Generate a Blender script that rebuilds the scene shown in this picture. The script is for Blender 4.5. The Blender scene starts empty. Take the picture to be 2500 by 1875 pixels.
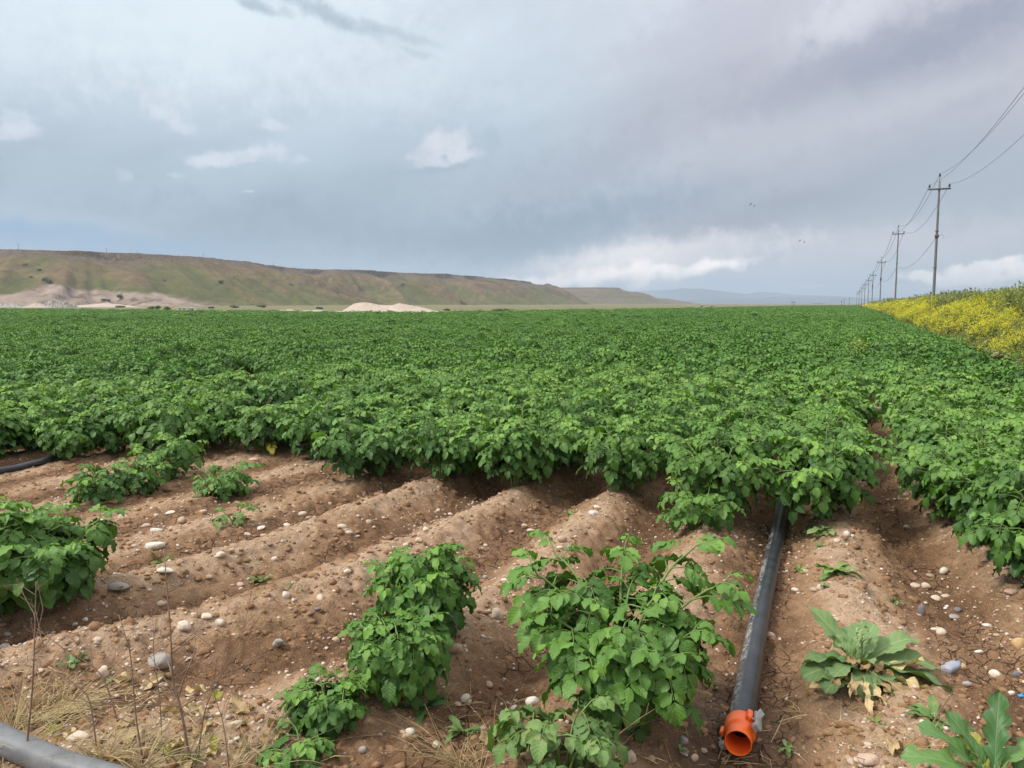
import bpy, math, random
import numpy as np
from mathutils import Vector, Matrix
from mathutils.bvhtree import BVHTree

SC = bpy.context.scene
COL = SC.collection
R = math.radians

# ------------------------------------------------------------------ camera
EYE = 1.6
FPX, CX, CY, HZ = 1925.0, 1250.0, 937.5, 741.4      # focal length, centre and horizon in photo pixels
PITCH = math.atan((CY - HZ) / FPX)
cam = bpy.data.objects.new('camera', bpy.data.cameras.new('camera'))
COL.objects.link(cam)
cam.location = (0, 0, EYE)
cam.rotation_euler = (math.pi / 2 - PITCH, 0, 0)
cam.data.sensor_width = 36.0
cam.data.lens = 36.0 * FPX / 2500.0
cam.data.clip_start = 0.05
cam.data.clip_end = 30000
SC.camera = cam

SC.view_settings.view_transform = 'Standard'
SC.view_settings.look = 'None'
SC.view_settings.exposure = 0.35
SC.view_settings.gamma = 1.0
SC.render.engine = 'CYCLES'
SC.cycles.max_bounces = 6
SC.cycles.diffuse_bounces = 3
SC.cycles.glossy_bounces = 2
SC.cycles.transmission_bounces = 3
SC.cycles.transparent_max_bounces = 4
SC.cycles.volume_bounces = 0
SC.cycles.use_denoising = True

SUN_EL, SUN_AZ = 46.0, -106.0        # degrees; azimuth measured from +Y towards +X: sun on the left, a little behind the viewer
SUN_STRENGTH, SUN_ANGLE = 2.8, 10.0


# ------------------------------------------------------------------ node helper
class NT:
    """Small wrapper that makes node trees short to write."""
    def __init__(s, tree):
        s.t = tree; s.n = tree.nodes; s.l = tree.links
    def put(s, sock, val):
        if isinstance(val, bpy.types.NodeSocket):
            s.l.new(val, sock)
        elif isinstance(val, (tuple, list)):
            if len(val) == 3 and len(sock.default_value) == 4:
                val = (*val, 1.0)
            sock.default_value = val
        else:
            try: sock.default_value = val
            except TypeError: sock.default_value = (val,) * len(sock.default_value)
    def new(s, typ, ins=(), **props):
        n = s.n.new(typ)
        for k, v in props.items(): setattr(n, k, v)
        for k, v in dict(ins).items(): s.put(n.inputs[k], v)
        return n
    def m(s, op, a, b=0.0, c=0.0, clamp=False):
        n = s.n.new('ShaderNodeMath'); n.operation = op; n.use_clamp = clamp
        s.put(n.inputs[0], a); s.put(n.inputs[1], b); s.put(n.inputs[2], c)
        return n.outputs[0]
    def vm(s, op, a, b=(0, 0, 0)):
        n = s.n.new('ShaderNodeVectorMath'); n.operation = op
        s.put(n.inputs[0], a)
        if op == 'SCALE': s.put(n.inputs['Scale'], b)
        else: s.put(n.inputs[1], b)
        return n.outputs[0]
    def mix(s, f, a, b, blend='MIX'):
        n = s.n.new('ShaderNodeMix'); n.data_type = 'RGBA'; n.blend_type = blend
        s.put(n.inputs[0], f); s.put(n.inputs[6], a); s.put(n.inputs[7], b)
        return n.outputs[2]
    def ss(s, x, lo, hi, a=0.0, b=1.0):
        n = s.n.new('ShaderNodeMapRange'); n.interpolation_type = 'SMOOTHSTEP'
        s.put(n.inputs[0], x); s.put(n.inputs[1], lo); s.put(n.inputs[2], hi); s.put(n.inputs[3], a); s.put(n.inputs[4], b)
        return n.outputs[0]
    def noise(s, vec, scale, detail=4.0, rough=0.55, dist=0.0):
        n = s.new('ShaderNodeTexNoise', {'Vector': vec, 'Scale': scale, 'Detail': detail, 'Roughness': rough, 'Distortion': dist})
        return n.outputs[0]
    def xyz(s, x, y, z=0.0):
        return s.new('ShaderNodeCombineXYZ', {0: x, 1: y, 2: z}).outputs[0]
    def sep(s, v):
        n = s.new('ShaderNodeSeparateXYZ', {0: v}); return n.outputs
    def ramp(s, f, stops):
        n = s.n.new('ShaderNodeValToRGB'); s.put(n.inputs[0], f)
        e = n.color_ramp.elements
        while len(e) < len(stops): e.new(0.5)
        for el, (p, c) in zip(e, stops):
            el.position = p; el.color = (*c, 1.0)
        return n.outputs[0]
    def attr(s, name, out=2):
        return s.new('ShaderNodeAttribute', attribute_name=name).outputs[out]


def lin(r, g, b):
    """sRGB 0..255 to linear."""
    f = lambda c: (c / 255 / 12.92) if c <= 10.3 else ((c / 255 + 0.055) / 1.055) ** 2.4
    return (f(r), f(g), f(b))


# ------------------------------------------------------------------ pixel geometry
CP, SP = math.cos(PITCH), math.sin(PITCH)
def ray(px, py):
    u, w = (px - CX) / FPX, (CY - py) / FPX
    return Vector((u, CP + w * SP, -SP + w * CP))
def azel(px, py):
    d = ray(px, py).normalized()
    return math.atan2(d.x, d.y), math.asin(d.z)
def at_depth(px, py, Y):
    d = ray(px, py); return Vector((0, 0, EYE)) + d * (Y / d.y)
def project(P):
    x, y, z = P[0], P[1], P[2] - EYE
    dep = y * CP - z * SP; up = z * CP + y * SP
    return CX + FPX * x / dep, CY - FPX * up / dep


# ------------------------------------------------------------------ sky
W = bpy.data.worlds.new('World'); SC.world = W; W.use_nodes = True
def build_world():
    t = NT(W.node_tree); t.n.clear()
    d = t.vm('NORMALIZE', t.new('ShaderNodeTexCoord').outputs['Generated'])
    x, y, z = t.sep(d)
    az = t.m('ARCTAN2', x, y); el = t.m('ARCSINE', z)
    P0 = t.xyz(az, el, t.m('MULTIPLY', y, 0.3))
    # a domain warp gives every cloud an uneven edge
    wn = t.new('ShaderNodeTexNoise', {'Vector': P0, 'Scale': 11.0, 'Detail': 5.0, 'Roughness': 0.6}).outputs[1]
    wsmall = t.vm('SCALE', t.vm('SUBTRACT', wn, (0.5, 0.5, 0.5)), 0.05)
    PW = t.vm('ADD', P0, wsmall)
    wx, wy, _ = t.sep(PW)
    base = t.ramp(t.m('DIVIDE', el, 1.5708, clamp=True), [
        (0.0, lin(168, 192, 216)), (0.035, lin(166, 186, 204)), (0.075, lin(170, 188, 203)),
        (0.13, lin(194, 209, 221)), (0.20, lin(218, 232, 243)), (0.30, lin(228, 234, 242)), (0.6, lin(255, 255, 255)), (1.0, lin(255, 255, 255))])
    right = t.ramp(t.m('DIVIDE', el, 1.5708, clamp=True), [
        (0.0, lin(186, 202, 220)), (0.035, lin(190, 198, 208)), (0.075, lin(172, 180, 193)),
        (0.13, lin(190, 192, 203)), (0.20, lin(202, 202, 214)), (0.30, lin(215, 218, 228)), (0.6, lin(250, 250, 255)), (1.0, lin(255, 255, 255))])
    col = t.mix(t.ss(t.m('ADD', wx, t.m('MULTIPLY', wy, -0.35)), -0.10, 0.20), base, right)
    # broad streaks of stratus rising to the right
    ca, sa = math.cos(R(24)), math.sin(R(24))
    sx = t.m('ADD', t.m('MULTIPLY', wx, ca), t.m('MULTIPLY', wy, sa))
    sy = t.m('SUBTRACT', t.m('MULTIPLY', wy, ca), t.m('MULTIPLY', wx, sa))
    n1 = t.noise(t.xyz(t.m('MULTIPLY', sx, 3.2), t.m('MULTIPLY', sy, 11.0), 3.3), 1.0, 6.0, 0.52)
    col = t.mix(1.0, col, t.ramp(n1, [(0.25, (0.84, 0.84, 0.86)), (0.5, (1, 1, 1)), (0.72, (1.12, 1.11, 1.10))]), 'MULTIPLY')
    n2 = t.noise(t.xyz(t.m('MULTIPLY', wx, 5.0), t.m('MULTIPLY', wy, 9.0), 7.7), 1.0, 7.0, 0.55)
    col = t.mix(1.0, col, t.ramp(n2, [(0.3, (0.95, 0.955, 0.96)), (0.7, (1.05, 1.045, 1.04))]), 'MULTIPLY')

    fine = t.m('SUBTRACT', t.noise(P0, 46.0, 6.0, 0.6), 0.5)
    puff = t.ramp(t.noise(t.xyz(az, t.m('ADD', el, .01), 2.2), 38.0, 6.0, 0.6), [(0.34, (0.87, 0.89, 0.92)), (0.58, (1.04, 1.035, 1.03))])
    def blob(px, py, rx, ry, color, amt=1.0, rot=0.0, hard=0.0, fn=1.0):
        """An elliptical cloud patch: soft (hard = 0) or with a billowing edge (hard -> 1)."""
        nonlocal col
        a0, e0 = azel(px, py)
        k = 1 / FPX
        ux = t.m('SUBTRACT', wx, a0); uy = t.m('SUBTRACT', wy, e0)
        c, s_ = math.cos(R(rot)), math.sin(R(rot))
        p = t.m('DIVIDE', t.m('ADD', t.m('MULTIPLY', ux, c), t.m('MULTIPLY', uy, s_)), rx * k)
        q = t.m('DIVIDE', t.m('SUBTRACT', t.m('MULTIPLY', uy, c), t.m('MULTIPLY', ux, s_)), ry * k)
        r = t.m('SQRT', t.m('ADD', t.m('MULTIPLY', p, p), t.m('MULTIPLY', q, q)))
        r = t.m('ADD', r, t.m('MULTIPLY', fine, 1.5 * fn))
        lo, hi = (1.0, 0.72) if hard > 0.9 else (1.25 - 0.2 * hard, 0.55 * hard)
        f = t.m('MULTIPLY', t.ss(r, hi, lo, 1.0, 0.0), amt)
        if hard > .3:                                     # billows: lit tops, greyer folds
            color = t.mix(1.0, (*color, 1), puff, 'MULTIPLY')
        col = t.mix(f, col, color)
    L = lin
    # large soft masses
    blob(520, 50, 620, 180, L(234, 246, 253), 0.8, 6)
    blob(900, 180, 420, 110, L(226, 236, 246), 0.5, -5)
    blob(1450, 60, 330, 160, L(205, 210, 222), 0.5, 0)
    blob(2050, 60, 180, 80, L(232, 233, 241), 0.7, 35)
    blob(2270, 100, 420, 85, L(156, 163, 180), 0.85, 12)
    blob(1980, 190, 260, 40, L(172, 174, 190), 0.6, 24)
    blob(1650, 90, 260, 60, L(196, 198, 212), 0.5, 22)
    blob(2250, 250, 330, 50, L(206, 208, 218), 0.6, 16)
    blob(1780, 540, 460, 60, L(158, 164, 179), 0.8, 14)
    blob(1500, 380, 380, 70, L(174, 178, 193), 0.6, 24)
    blob(1900, 330, 300, 60, L(196, 201, 211), 0.5, 18)
    blob(1000, 585, 700, 85, L(140, 163, 183), 0.85, -3)
    blob(1250, 470, 420, 110, L(168, 180, 194), 0.6, 8)
    blob(1350, 560, 440, 75, L(138, 157, 177), 0.85, 12)
    blob(2330, 430, 280, 110, L(174, 186, 199), 0.6, 10)
    blob(60, 560, 470, 52, L(134, 172, 208), 0.85, -4)
    blob(420, 600, 380, 30, L(146, 178, 208), 0.6, -6)
    blob(100, 520, 330, 22, L(182, 196, 212), 0.55, -6, 0.3)
    blob(2150, 600, 420, 60, L(214, 213, 222), 0.7, 6)
    # dark scud near the top
    blob(640, 12, 110, 16, L(178, 196, 208), 0.8, -14, 0.35)
    blob(800, 42, 150, 24, L(176, 194, 206), 0.85, -16, 0.35)
    blob(960, 78, 130, 15, L(186, 202, 212), 0.7, -10, 0.3)
    blob(1020, 130, 60, 12, L(190, 204, 214), 0.6, -14, 0.3)
    # light glowing under the cloud deck
    blob(1560, 635, 380, 60, (1.05, 1.0, .99), 0.95, 7, 0.2)
    blob(1750, 610, 180, 45, L(214, 214, 222), 0.6, 10)
    blob(1470, 674, 270, 22, (1.6, 1.42, 1.32), 0.92, 4, 0.25)
    blob(1710, 650, 160, 19, (1.5, 1.38, 1.30), 0.92, 5, 0.32)
    blob(1320, 690, 180, 16, (1.6, 1.40, 1.32), 0.92, 3, 0.22)
    blob(1560, 690, 44, 15, (1.5, 1.36, 1.28), 0.85, 40, 0.3)
    blob(1790, 690, 190, 24, L(184, 202, 220), 0.75, 3, 0.3)
    blob(1970, 700, 60, 4, L(236, 238, 242), 0.7, 0, 0.6)
    # cumulus on the right
    for (px, py, rx, ry) in ((2280, 672, 62, 15), (2345, 662, 50, 20), (2410, 650, 46, 26), (2450, 640, 40, 24), (2500, 660, 60, 24), (2380, 680, 120, 14), (2560, 650, 60, 30)):
        blob(px, py, rx, ry, (1.28, 1.20, 1.14), 0.97, 0, 0.85, 0.9)
    blob(2400, 697, 150, 14, L(222, 220, 226), 0.7, 2, 0.3)
    # cumulus on the left and in the middle
    C1, C2 = L(204, 215, 228), L(218, 226, 236)
    for (px, py, rx, ry, rt, am) in ((345, 205, 55, 22, -12, .6), (375, 240, 40, 30, -40, .55), (410, 275, 42, 22, -40, .5), (450, 298, 36, 14, 0, .5),
                                     (48, 300, 34, 30, 0, .75), (60, 325, 50, 22, 0, .7), (20, 345, 70, 16, 0, .5),
                                     (675, 316, 44, 15, 0, .75), (520, 390, 70, 18, 0, .8), (610, 388, 70, 18, 8, .8), (682, 374, 32, 22, 0, .85), (735, 392, 40, 12, 0, .5),
                                     (425, 420, 28, 12, 0, .55), (285, 425, 22, 16, 0, .35), (615, 475, 20, 5, 0, .5)):
        blob(px, py, rx, ry, C2, min(1, am * 1.15), rt, 0.55, 1.15)
    for (px, py, rx, ry, am) in ((1068, 335, 36, 26, .9), (1040, 362, 50, 26, .8), (1110, 352, 40, 30, .85), (1130, 380, 46, 20, .8), (1060, 392, 80, 22, .75), (1000, 375, 24, 14, .7)):
        blob(px, py, rx, ry, L(222, 226, 235), am, 0, 0.5, 1.1)
    blob(1060, 412, 110, 12, L(160, 178, 195), 0.7, 3, 0.25)
    blob(1195, 340, 24, 34, L(172, 190, 206), 0.6, 10, 0.3)
    # below the horizon: nothing is seen of it
    sky = t.new('ShaderNodeTexSky', sky_type='NISHITA', sun_disc=False, sun_elevation=R(SUN_EL), sun_rotation=R(SUN_AZ),
                altitude=300.0, air_density=1.0, dust_density=2.0, ozone_density=1.0).outputs[0]
    high = t.ss(el, 0.42, 0.95, 8.0, 14.0)               # the deck is thinner, and so brighter, overhead
    cloud = t.vm('SCALE', col, high)
    out = t.mix(0.06, cloud, sky)
    bg = t.new('ShaderNodeBackground', {'Color': out, 'Strength': 0.1})
    o = t.new('ShaderNodeOutputWorld'); t.l.new(bg.outputs[0], o.inputs[0])
    W.cycles.sampling_method = 'MANUAL'; W.cycles.sample_map_resolution = 512
build_world()

sun = bpy.data.objects.new('sun', bpy.data.lights.new('sun', 'SUN'))
COL.objects.link(sun)
sun.data.energy = SUN_STRENGTH
sun.data.angle = R(SUN_ANGLE)
sun.data.color = (1.0, 0.95, 0.88)
sd = Vector((math.sin(R(SUN_AZ)) * math.cos(R(SUN_EL)), math.cos(R(SUN_AZ)) * math.cos(R(SUN_EL)), math.sin(R(SUN_EL))))
sun.rotation_euler = sd.to_track_quat('Z', 'Y').to_euler()
sun.location = sd * 200


# ------------------------------------------------------------------ mesh helpers
class MB:
    """Collects verts and faces (all numpy) and links them as ONE mesh object."""
    def __init__(s):
        s.v = []; s.f4 = []; s.f3 = []; s.n = 0; s.a = []; s.lc = []
    def add(s, v, f4=None, f3=None, shade=0.5, lc=None):
        v = np.asarray(v, dtype=np.float64).reshape(-1, 3)
        if f4 is not None and len(f4): s.f4.append(np.asarray(f4, dtype=np.int64).reshape(-1, 4) + s.n)
        if f3 is not None and len(f3): s.f3.append(np.asarray(f3, dtype=np.int64).reshape(-1, 3) + s.n)
        s.v.append(v); s.n += len(v)
        s.a.append(np.broadcast_to(np.asarray(shade, dtype=np.float64), (len(v),)))
        s.lc.append(np.zeros((len(v), 3)) if lc is None else np.asarray(lc).reshape(-1, 3))
        return s
    def mesh(s, name, mat, smooth=True, extra=None):
        me = bpy.data.meshes.new(name)
        v = np.concatenate(s.v)
        f4 = np.concatenate(s.f4) if s.f4 else np.zeros((0, 4), int)
        f3 = np.concatenate(s.f3) if s.f3 else np.zeros((0, 3), int)
        me.vertices.add(len(v)); me.vertices.foreach_set('co', v.astype(np.float32).ravel())
        idx = np.concatenate([f4.ravel(), f3.ravel()]).astype(np.int32)
        me.loops.add(len(idx)); me.loops.foreach_set('vertex_index', idx)
        nf = len(f4) + len(f3)
        st = np.concatenate([np.arange(len(f4)) * 4, len(f4) * 4 + np.arange(len(f3)) * 3]).astype(np.int32)
        me.polygons.add(nf); me.polygons.foreach_set('loop_start', st)
        me.polygons.foreach_set('use_smooth', np.full(nf, bool(smooth)))
        me.update(calc_edges=True)
        me.validate()
        at = me.attributes.new('shade', 'FLOAT', 'POINT'); at.data.foreach_set('value', np.concatenate(s.a).astype(np.float32))
        at = me.attributes.new('lc', 'FLOAT_VECTOR', 'POINT'); at.data.foreach_set('vector', np.concatenate(s.lc).astype(np.float32).ravel())
        for k, arr in (extra or {}).items():
            at = me.attributes.new(k, 'FLOAT', 'POINT'); at.data.foreach_set('value', np.asarray(arr, dtype=np.float32))
        if mat: me.materials.append(mat)
        return me
    def build(s, name, mat, parent=None, smooth=True, extra=None, loc=None):
        return link(name, s.mesh(name, mat, smooth, extra), parent, loc)


def link(name, data, parent=None, loc=None, rz=0.0, sc=None):
    o = bpy.data.objects.new(name, data); COL.objects.link(o)
    if parent is not None: o.parent = parent
    if loc is not None: o.location = loc
    if rz: o.rotation_euler = (0, 0, rz)
    if sc is not None: o.scale = sc
    return o
def tag(o, label, cat, group=None):
    o['label'] = label; o['category'] = cat
    if group: o['group'] = group
    return o
def struct(o):
    o['kind'] = 'structure'; return o
def stuff(o, label, cat):
    tag(o, label, cat); o['kind'] = 'stuff'; return o
def empty(name, loc, rz=0.0, sc=None):
    o = link(name, None, None, loc, rz, sc); o.empty_display_size = 0.1; return o
def copy_tree(o, parent=None):
    c = o.copy(); COL.objects.link(c)
    if parent is not None: c.parent = parent
    for ch in list(o.children): copy_tree(ch, c)
    return c

def tube(mb, pts, rad, n=6, shade=0.5, cap=True):
    """A swept tube through pts with one radius per point."""
    P = np.asarray(pts, float); m = len(P)
    r = np.broadcast_to(np.asarray(rad, float), (m,))
    T = np.gradient(P, axis=0); T /= np.linalg.norm(T, axis=1, keepdims=True) + 1e-12
    ref = np.array([0, 0, 1.0]) if abs(T[0, 2]) < 0.9 else np.array([1.0, 0, 0])
    U = np.cross(T, ref); U /= np.linalg.norm(U, axis=1, keepdims=True) + 1e-12
    V = np.cross(T, U)
    a = np.arange(n) / n * 2 * math.pi
    v = P[:, None] + r[:, None, None] * (np.cos(a)[None, :, None] * U[:, None] + np.sin(a)[None, :, None] * V[:, None])
    i = np.arange(m - 1)[:, None] * n; j = np.arange(n)[None]; k = (j + 1) % n
    f = np.stack([i + j, i + k, i + n + k, i + n + j], -1).reshape(-1, 4)
    lc = np.zeros((m, n, 3)); lc[..., 0] = a[None] / (2 * math.pi); lc[..., 1] = np.linspace(0, 1, m)[:, None]
    v = v.reshape(-1, 3); f3 = None
    if cap and n >= 3:
        c = len(v); v = np.vstack([v, P[0], P[-1]]); lc = np.vstack([lc.reshape(-1, 3), [[0, 0, 0], [0, 1, 0]]])
        jj = np.arange(n); kk = (jj + 1) % n
        f3 = np.vstack([np.stack([kk, jj, np.full(n, c)], -1), np.stack([(m - 1) * n + jj, (m - 1) * n + kk, np.full(n, c + 1)], -1)])
    mb.add(v, f, f3, shade, lc)

def lathe(mb, prof, org, axis, n=40, shade=0.5):
    """Revolves (distance along axis, radius) pairs."""
    A = np.asarray(axis, float); A /= np.linalg.norm(A)
    U = np.cross(A, [0, 0, 1.0]); U /= np.linalg.norm(U); V = np.cross(U, A)
    a = np.arange(n) / n * 2 * math.pi
    ring = np.cos(a)[:, None] * U + np.sin(a)[:, None] * V
    prof = np.asarray(prof, float); m = len(prof)
    v = np.asarray(org)[None, None] + prof[:, 0][:, None, None] * A + prof[:, 1][:, None, None] * ring[None]
    i = np.arange(m - 1)[:, None] * n; j = np.arange(n)[None]; k = (j + 1) % n
    mb.add(v.reshape(-1, 3), np.stack([i + j, i + k, i + n + k, i + n + j], -1).reshape(-1, 4), None, shade)

def box(mb, c, ax, half, bev=0.15, shade=0.5, taper=1.0):
    """A chamfered box: ax = 3 axes (rows), half = half sizes."""
    ax = np.asarray(ax, float); h = np.asarray(half, float); b = bev * h.min()
    vs = []
    for sx in (-1, 1):
        for sy in (-1, 1):
            for sz in (-1, 1):
                tp = taper if sz > 0 else 1.0
                s_ = np.array([sx * tp, sy * tp, sz])
                for k in range(3):
                    q = h.copy() - b; q[k] = h[k]
                    vs.append(np.asarray(c) + (s_ * q) @ ax)
    import bmesh
    bm = bmesh.new()
    for v in vs: bm.verts.new(v)
    bmesh.ops.convex_hull(bm, input=bm.verts[:])
    bm.verts.ensure_lookup_table(); bm.verts.index_update()
    V = [v.co[:] for v in bm.verts]
    f3 = []; 
    for f in bm.faces:
        ids = [v.index for v in f.verts]
        for q in range(1, len(ids) - 1): f3.append((ids[0], ids[q], ids[q + 1]))
    bm.free()
    mb.add(V, None, f3, shade)


# ------------------------------------------------------------------ numpy noise
def _hash(ix, iy, seed):
    h = (ix.astype(np.int64) * 374761393 + iy.astype(np.int64) * 668265263 + seed * 1442695041) & 0xFFFFFFFF
    h = ((h ^ (h >> 13)) * 1274126177) & 0xFFFFFFFF
    h = ((h ^ (h >> 16)) * 2246822519) & 0xFFFFFFFF
    return ((h ^ (h >> 15)) & 0xFFFFFF) / float(0xFFFFFF)
def vnoise(x, y, seed=0):
    x = np.asarray(x, float); y = np.asarray(y, float)
    ix, iy = np.floor(x), np.floor(y); fx, fy = x - ix, y - iy
    fx = fx * fx * fx * (fx * (fx * 6 - 15) + 10); fy = fy * fy * fy * (fy * (fy * 6 - 15) + 10)
    a = _hash(ix, iy, seed); b = _hash(ix + 1, iy, seed); c = _hash(ix, iy + 1, seed); d = _hash(ix + 1, iy + 1, seed)
    return ((a * (1 - fx) + b * fx) * (1 - fy) + (c * (1 - fx) + d * fx) * fy) * 2 - 1
def fbm(x, y, octv=4, seed=0, gain=0.5):
    s = 0; a = 1; t = 0
    for o in range(octv):
        s = s + a * vnoise(x * 2.03 ** o + 17.1 * o, y * 2.03 ** o - 9.7 * o, seed + o); t += a; a *= gain
    return s / t
def sstep(x, a, b):
    t = np.clip((np.asarray(x, float) - a) / (b - a), 0, 1); return t * t * (3 - 2 * t)
def rot_cells(x, y, seed):
    """Distance to the nearest point of a jittered grid (crumbly clods)."""
    ix, iy = np.floor(x), np.floor(y); best = np.full(np.shape(x), 9.0)
    for dx in (-1, 0, 1):
        for dy in (-1, 0, 1):
            cx = ix + dx + _hash(ix + dx, iy + dy, seed); cy = iy + dy + _hash(ix + dx, iy + dy, seed + 5)
            best = np.minimum(best, (x - cx) ** 2 + (y - cy) ** 2)
    return np.sqrt(best)


# ------------------------------------------------------------------ ground shape
TR, PITCHX, V0 = 0.433, 0.87, -0.145       # row heading (dX/dY), row spacing in X, a crest's offset
def fan(X, Y):
    n = np.clip((6.8 - Y) / 4.0, 0, 1.15)
    q = np.where(X > 0.8, 0.22 + 0.25 * (X - 0.8), np.where(X > -0.4, 0.22 * (X + 0.4) / 1.2, (X + 0.4) * 0.6))
    return n * n * np.clip(q, -1.6, 0.7)
def rowv(X, Y):
    X = np.asarray(X, float); Y = np.asarray(Y, float)
    return X - TR * Y - fan(X, Y)
def row_x(v, Y):
    X = v + TR * Y
    for _ in range(12): X = v + TR * Y + fan(np.asarray(X, float), np.asarray(Y, float))
    return X
def ground(X, Y, detail=True):
    X = np.asarray(X, float); Y = np.asarray(Y, float)
    v = rowv(X, Y) + 0.07 * vnoise(X * 1.1, Y * 1.1, 3) + 0.05 * vnoise(X * 3.1, Y * 3.1, 4)
    s = 0.5 + 0.5 * np.cos(2 * math.pi * (v - V0) / PITCHX)
    amp = 0.155 * (1 - 0.86 * sstep(-v, 3.95, 4.3) * (1 - sstep(Y, 8, 11))) * (1 - 0.62 * sstep(-Y, -3.5, -2.6) * sstep(-X, -0.6, 0.4)) * (1 - sstep(v, 2.5, 3.1)) * (1 - sstep(-Y, -1.9, -1.0))
    amp = amp * (1 - sstep(Y, 60, 120))
    z = amp * (s ** 1.35 - 0.45)
    z = z + sstep(v, 3.0, 5.8) * (1.15 + 0.12 * vnoise(X * .25, Y * .25, 11)) * (1 - sstep(v, 60, 160) * 0.8)
    z = z + 0.03 * fbm(X * 0.9, Y * 0.9, 3, 21)
    if detail:
        near = 1 - sstep(np.hypot(X, Y), 9, 16)
        slope = 1 - np.abs(2 * s - 1)
        c1 = rot_cells(X * 9, Y * 9, 31); c2 = rot_cells(X * 21, Y * 21, 41)
        z = z + near * (0.036 * fbm(X * 4.5, Y * 4.5, 4, 5, .65) + 0.018 * (0.4 - np.abs(fbm(X * 11, Y * 11, 3, 25, .6)) * 2) + (0.024 + 0.034 * slope) * np.clip(0.62 - c1, 0, 1) * (0.6 + 0.9 * vnoise(X * 2, Y * 2, 8))
                        + 0.011 * np.clip(0.6 - c2, -0.2, 1) * (.6 + .8 * vnoise(X * 3.3, Y * 3.3, 18)) + 0.006 * fbm(X * 34, Y * 34, 3, 15, .6))
    pit = (1 - sstep(np.hypot((X - .84) / 1.0, (Y - 2.60) / 1.25), .12, .34))
    z = z * (1 - pit) + pit * (-.118 + .25 * (z + .1))
    return z
def gz(x, y): return float(ground(np.array([x]), np.array([y]))[0])
def on_ground(px, py):
    d = ray(px, py); z = 0.0; P = None
    for _ in range(14):
        t = (z - EYE) / d.z
        P = Vector((0, 0, EYE)) + d * t
        z = 0.5 * z + 0.5 * gz(P.x, P.y)
    return Vector((P.x, P.y, gz(P.x, P.y)))

# far edge of the crop: photo column -> distance
EDGE_PX = np.array([-900, 0, 300, 800, 1100, 1300, 1500, 1700, 1850, 2000, 2090, 2600])
EDGE_Y = np.array([190, 163, 136, 100, 98, 120, 145, 184, 280, 430, 470, 470])
def edge_y(X, Y):
    px = CX + FPX * X / np.maximum(Y, 0.1) * CP
    return np.interp(px, EDGE_PX, EDGE_Y)
# ------------------------------------------------------------------ materials
def material(name):
    m = bpy.data.materials.new(name); m.use_nodes = True
    t = NT(m.node_tree); t.n.clear()
    o = t.new('ShaderNodeOutputMaterial')
    def surf(s): t.l.new(s, o.inputs['Surface'])
    return m, t, surf
def plain(name, color, rough=0.6, metal=0.0, var=0.12, scale=30.0, spec=0.4, bump=0.0, mud=0.0):
    m, t, surf = material(name)
    co = t.new('ShaderNodeTexCoord').outputs['Object']
    n = t.noise(co, scale, 5.0, 0.6)
    k = t.ramp(n, [(0.3, (1 - var,) * 3), (0.7, (1 + var,) * 3)])
    col = t.mix(1.0, (*color, 1), k, 'MULTIPLY')
    if mud: col = t.mix(t.m('MULTIPLY', t.ss(t.noise(co, 45.0, 6.0, 0.75), 0.52, 0.72), mud), col, (0.22, 0.14, 0.085, 1))
    b = t.new('ShaderNodeBsdfPrincipled', {'Base Color': col, 'Roughness': rough, 'Metallic': metal, 'Specular IOR Level': spec})
    if bump: t.l.new(t.new('ShaderNodeBump', {'Height': n, 'Strength': bump, 'Distance': 0.01}).outputs[0], b.inputs['Normal'])
    surf(b.outputs[0]); return m

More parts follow.
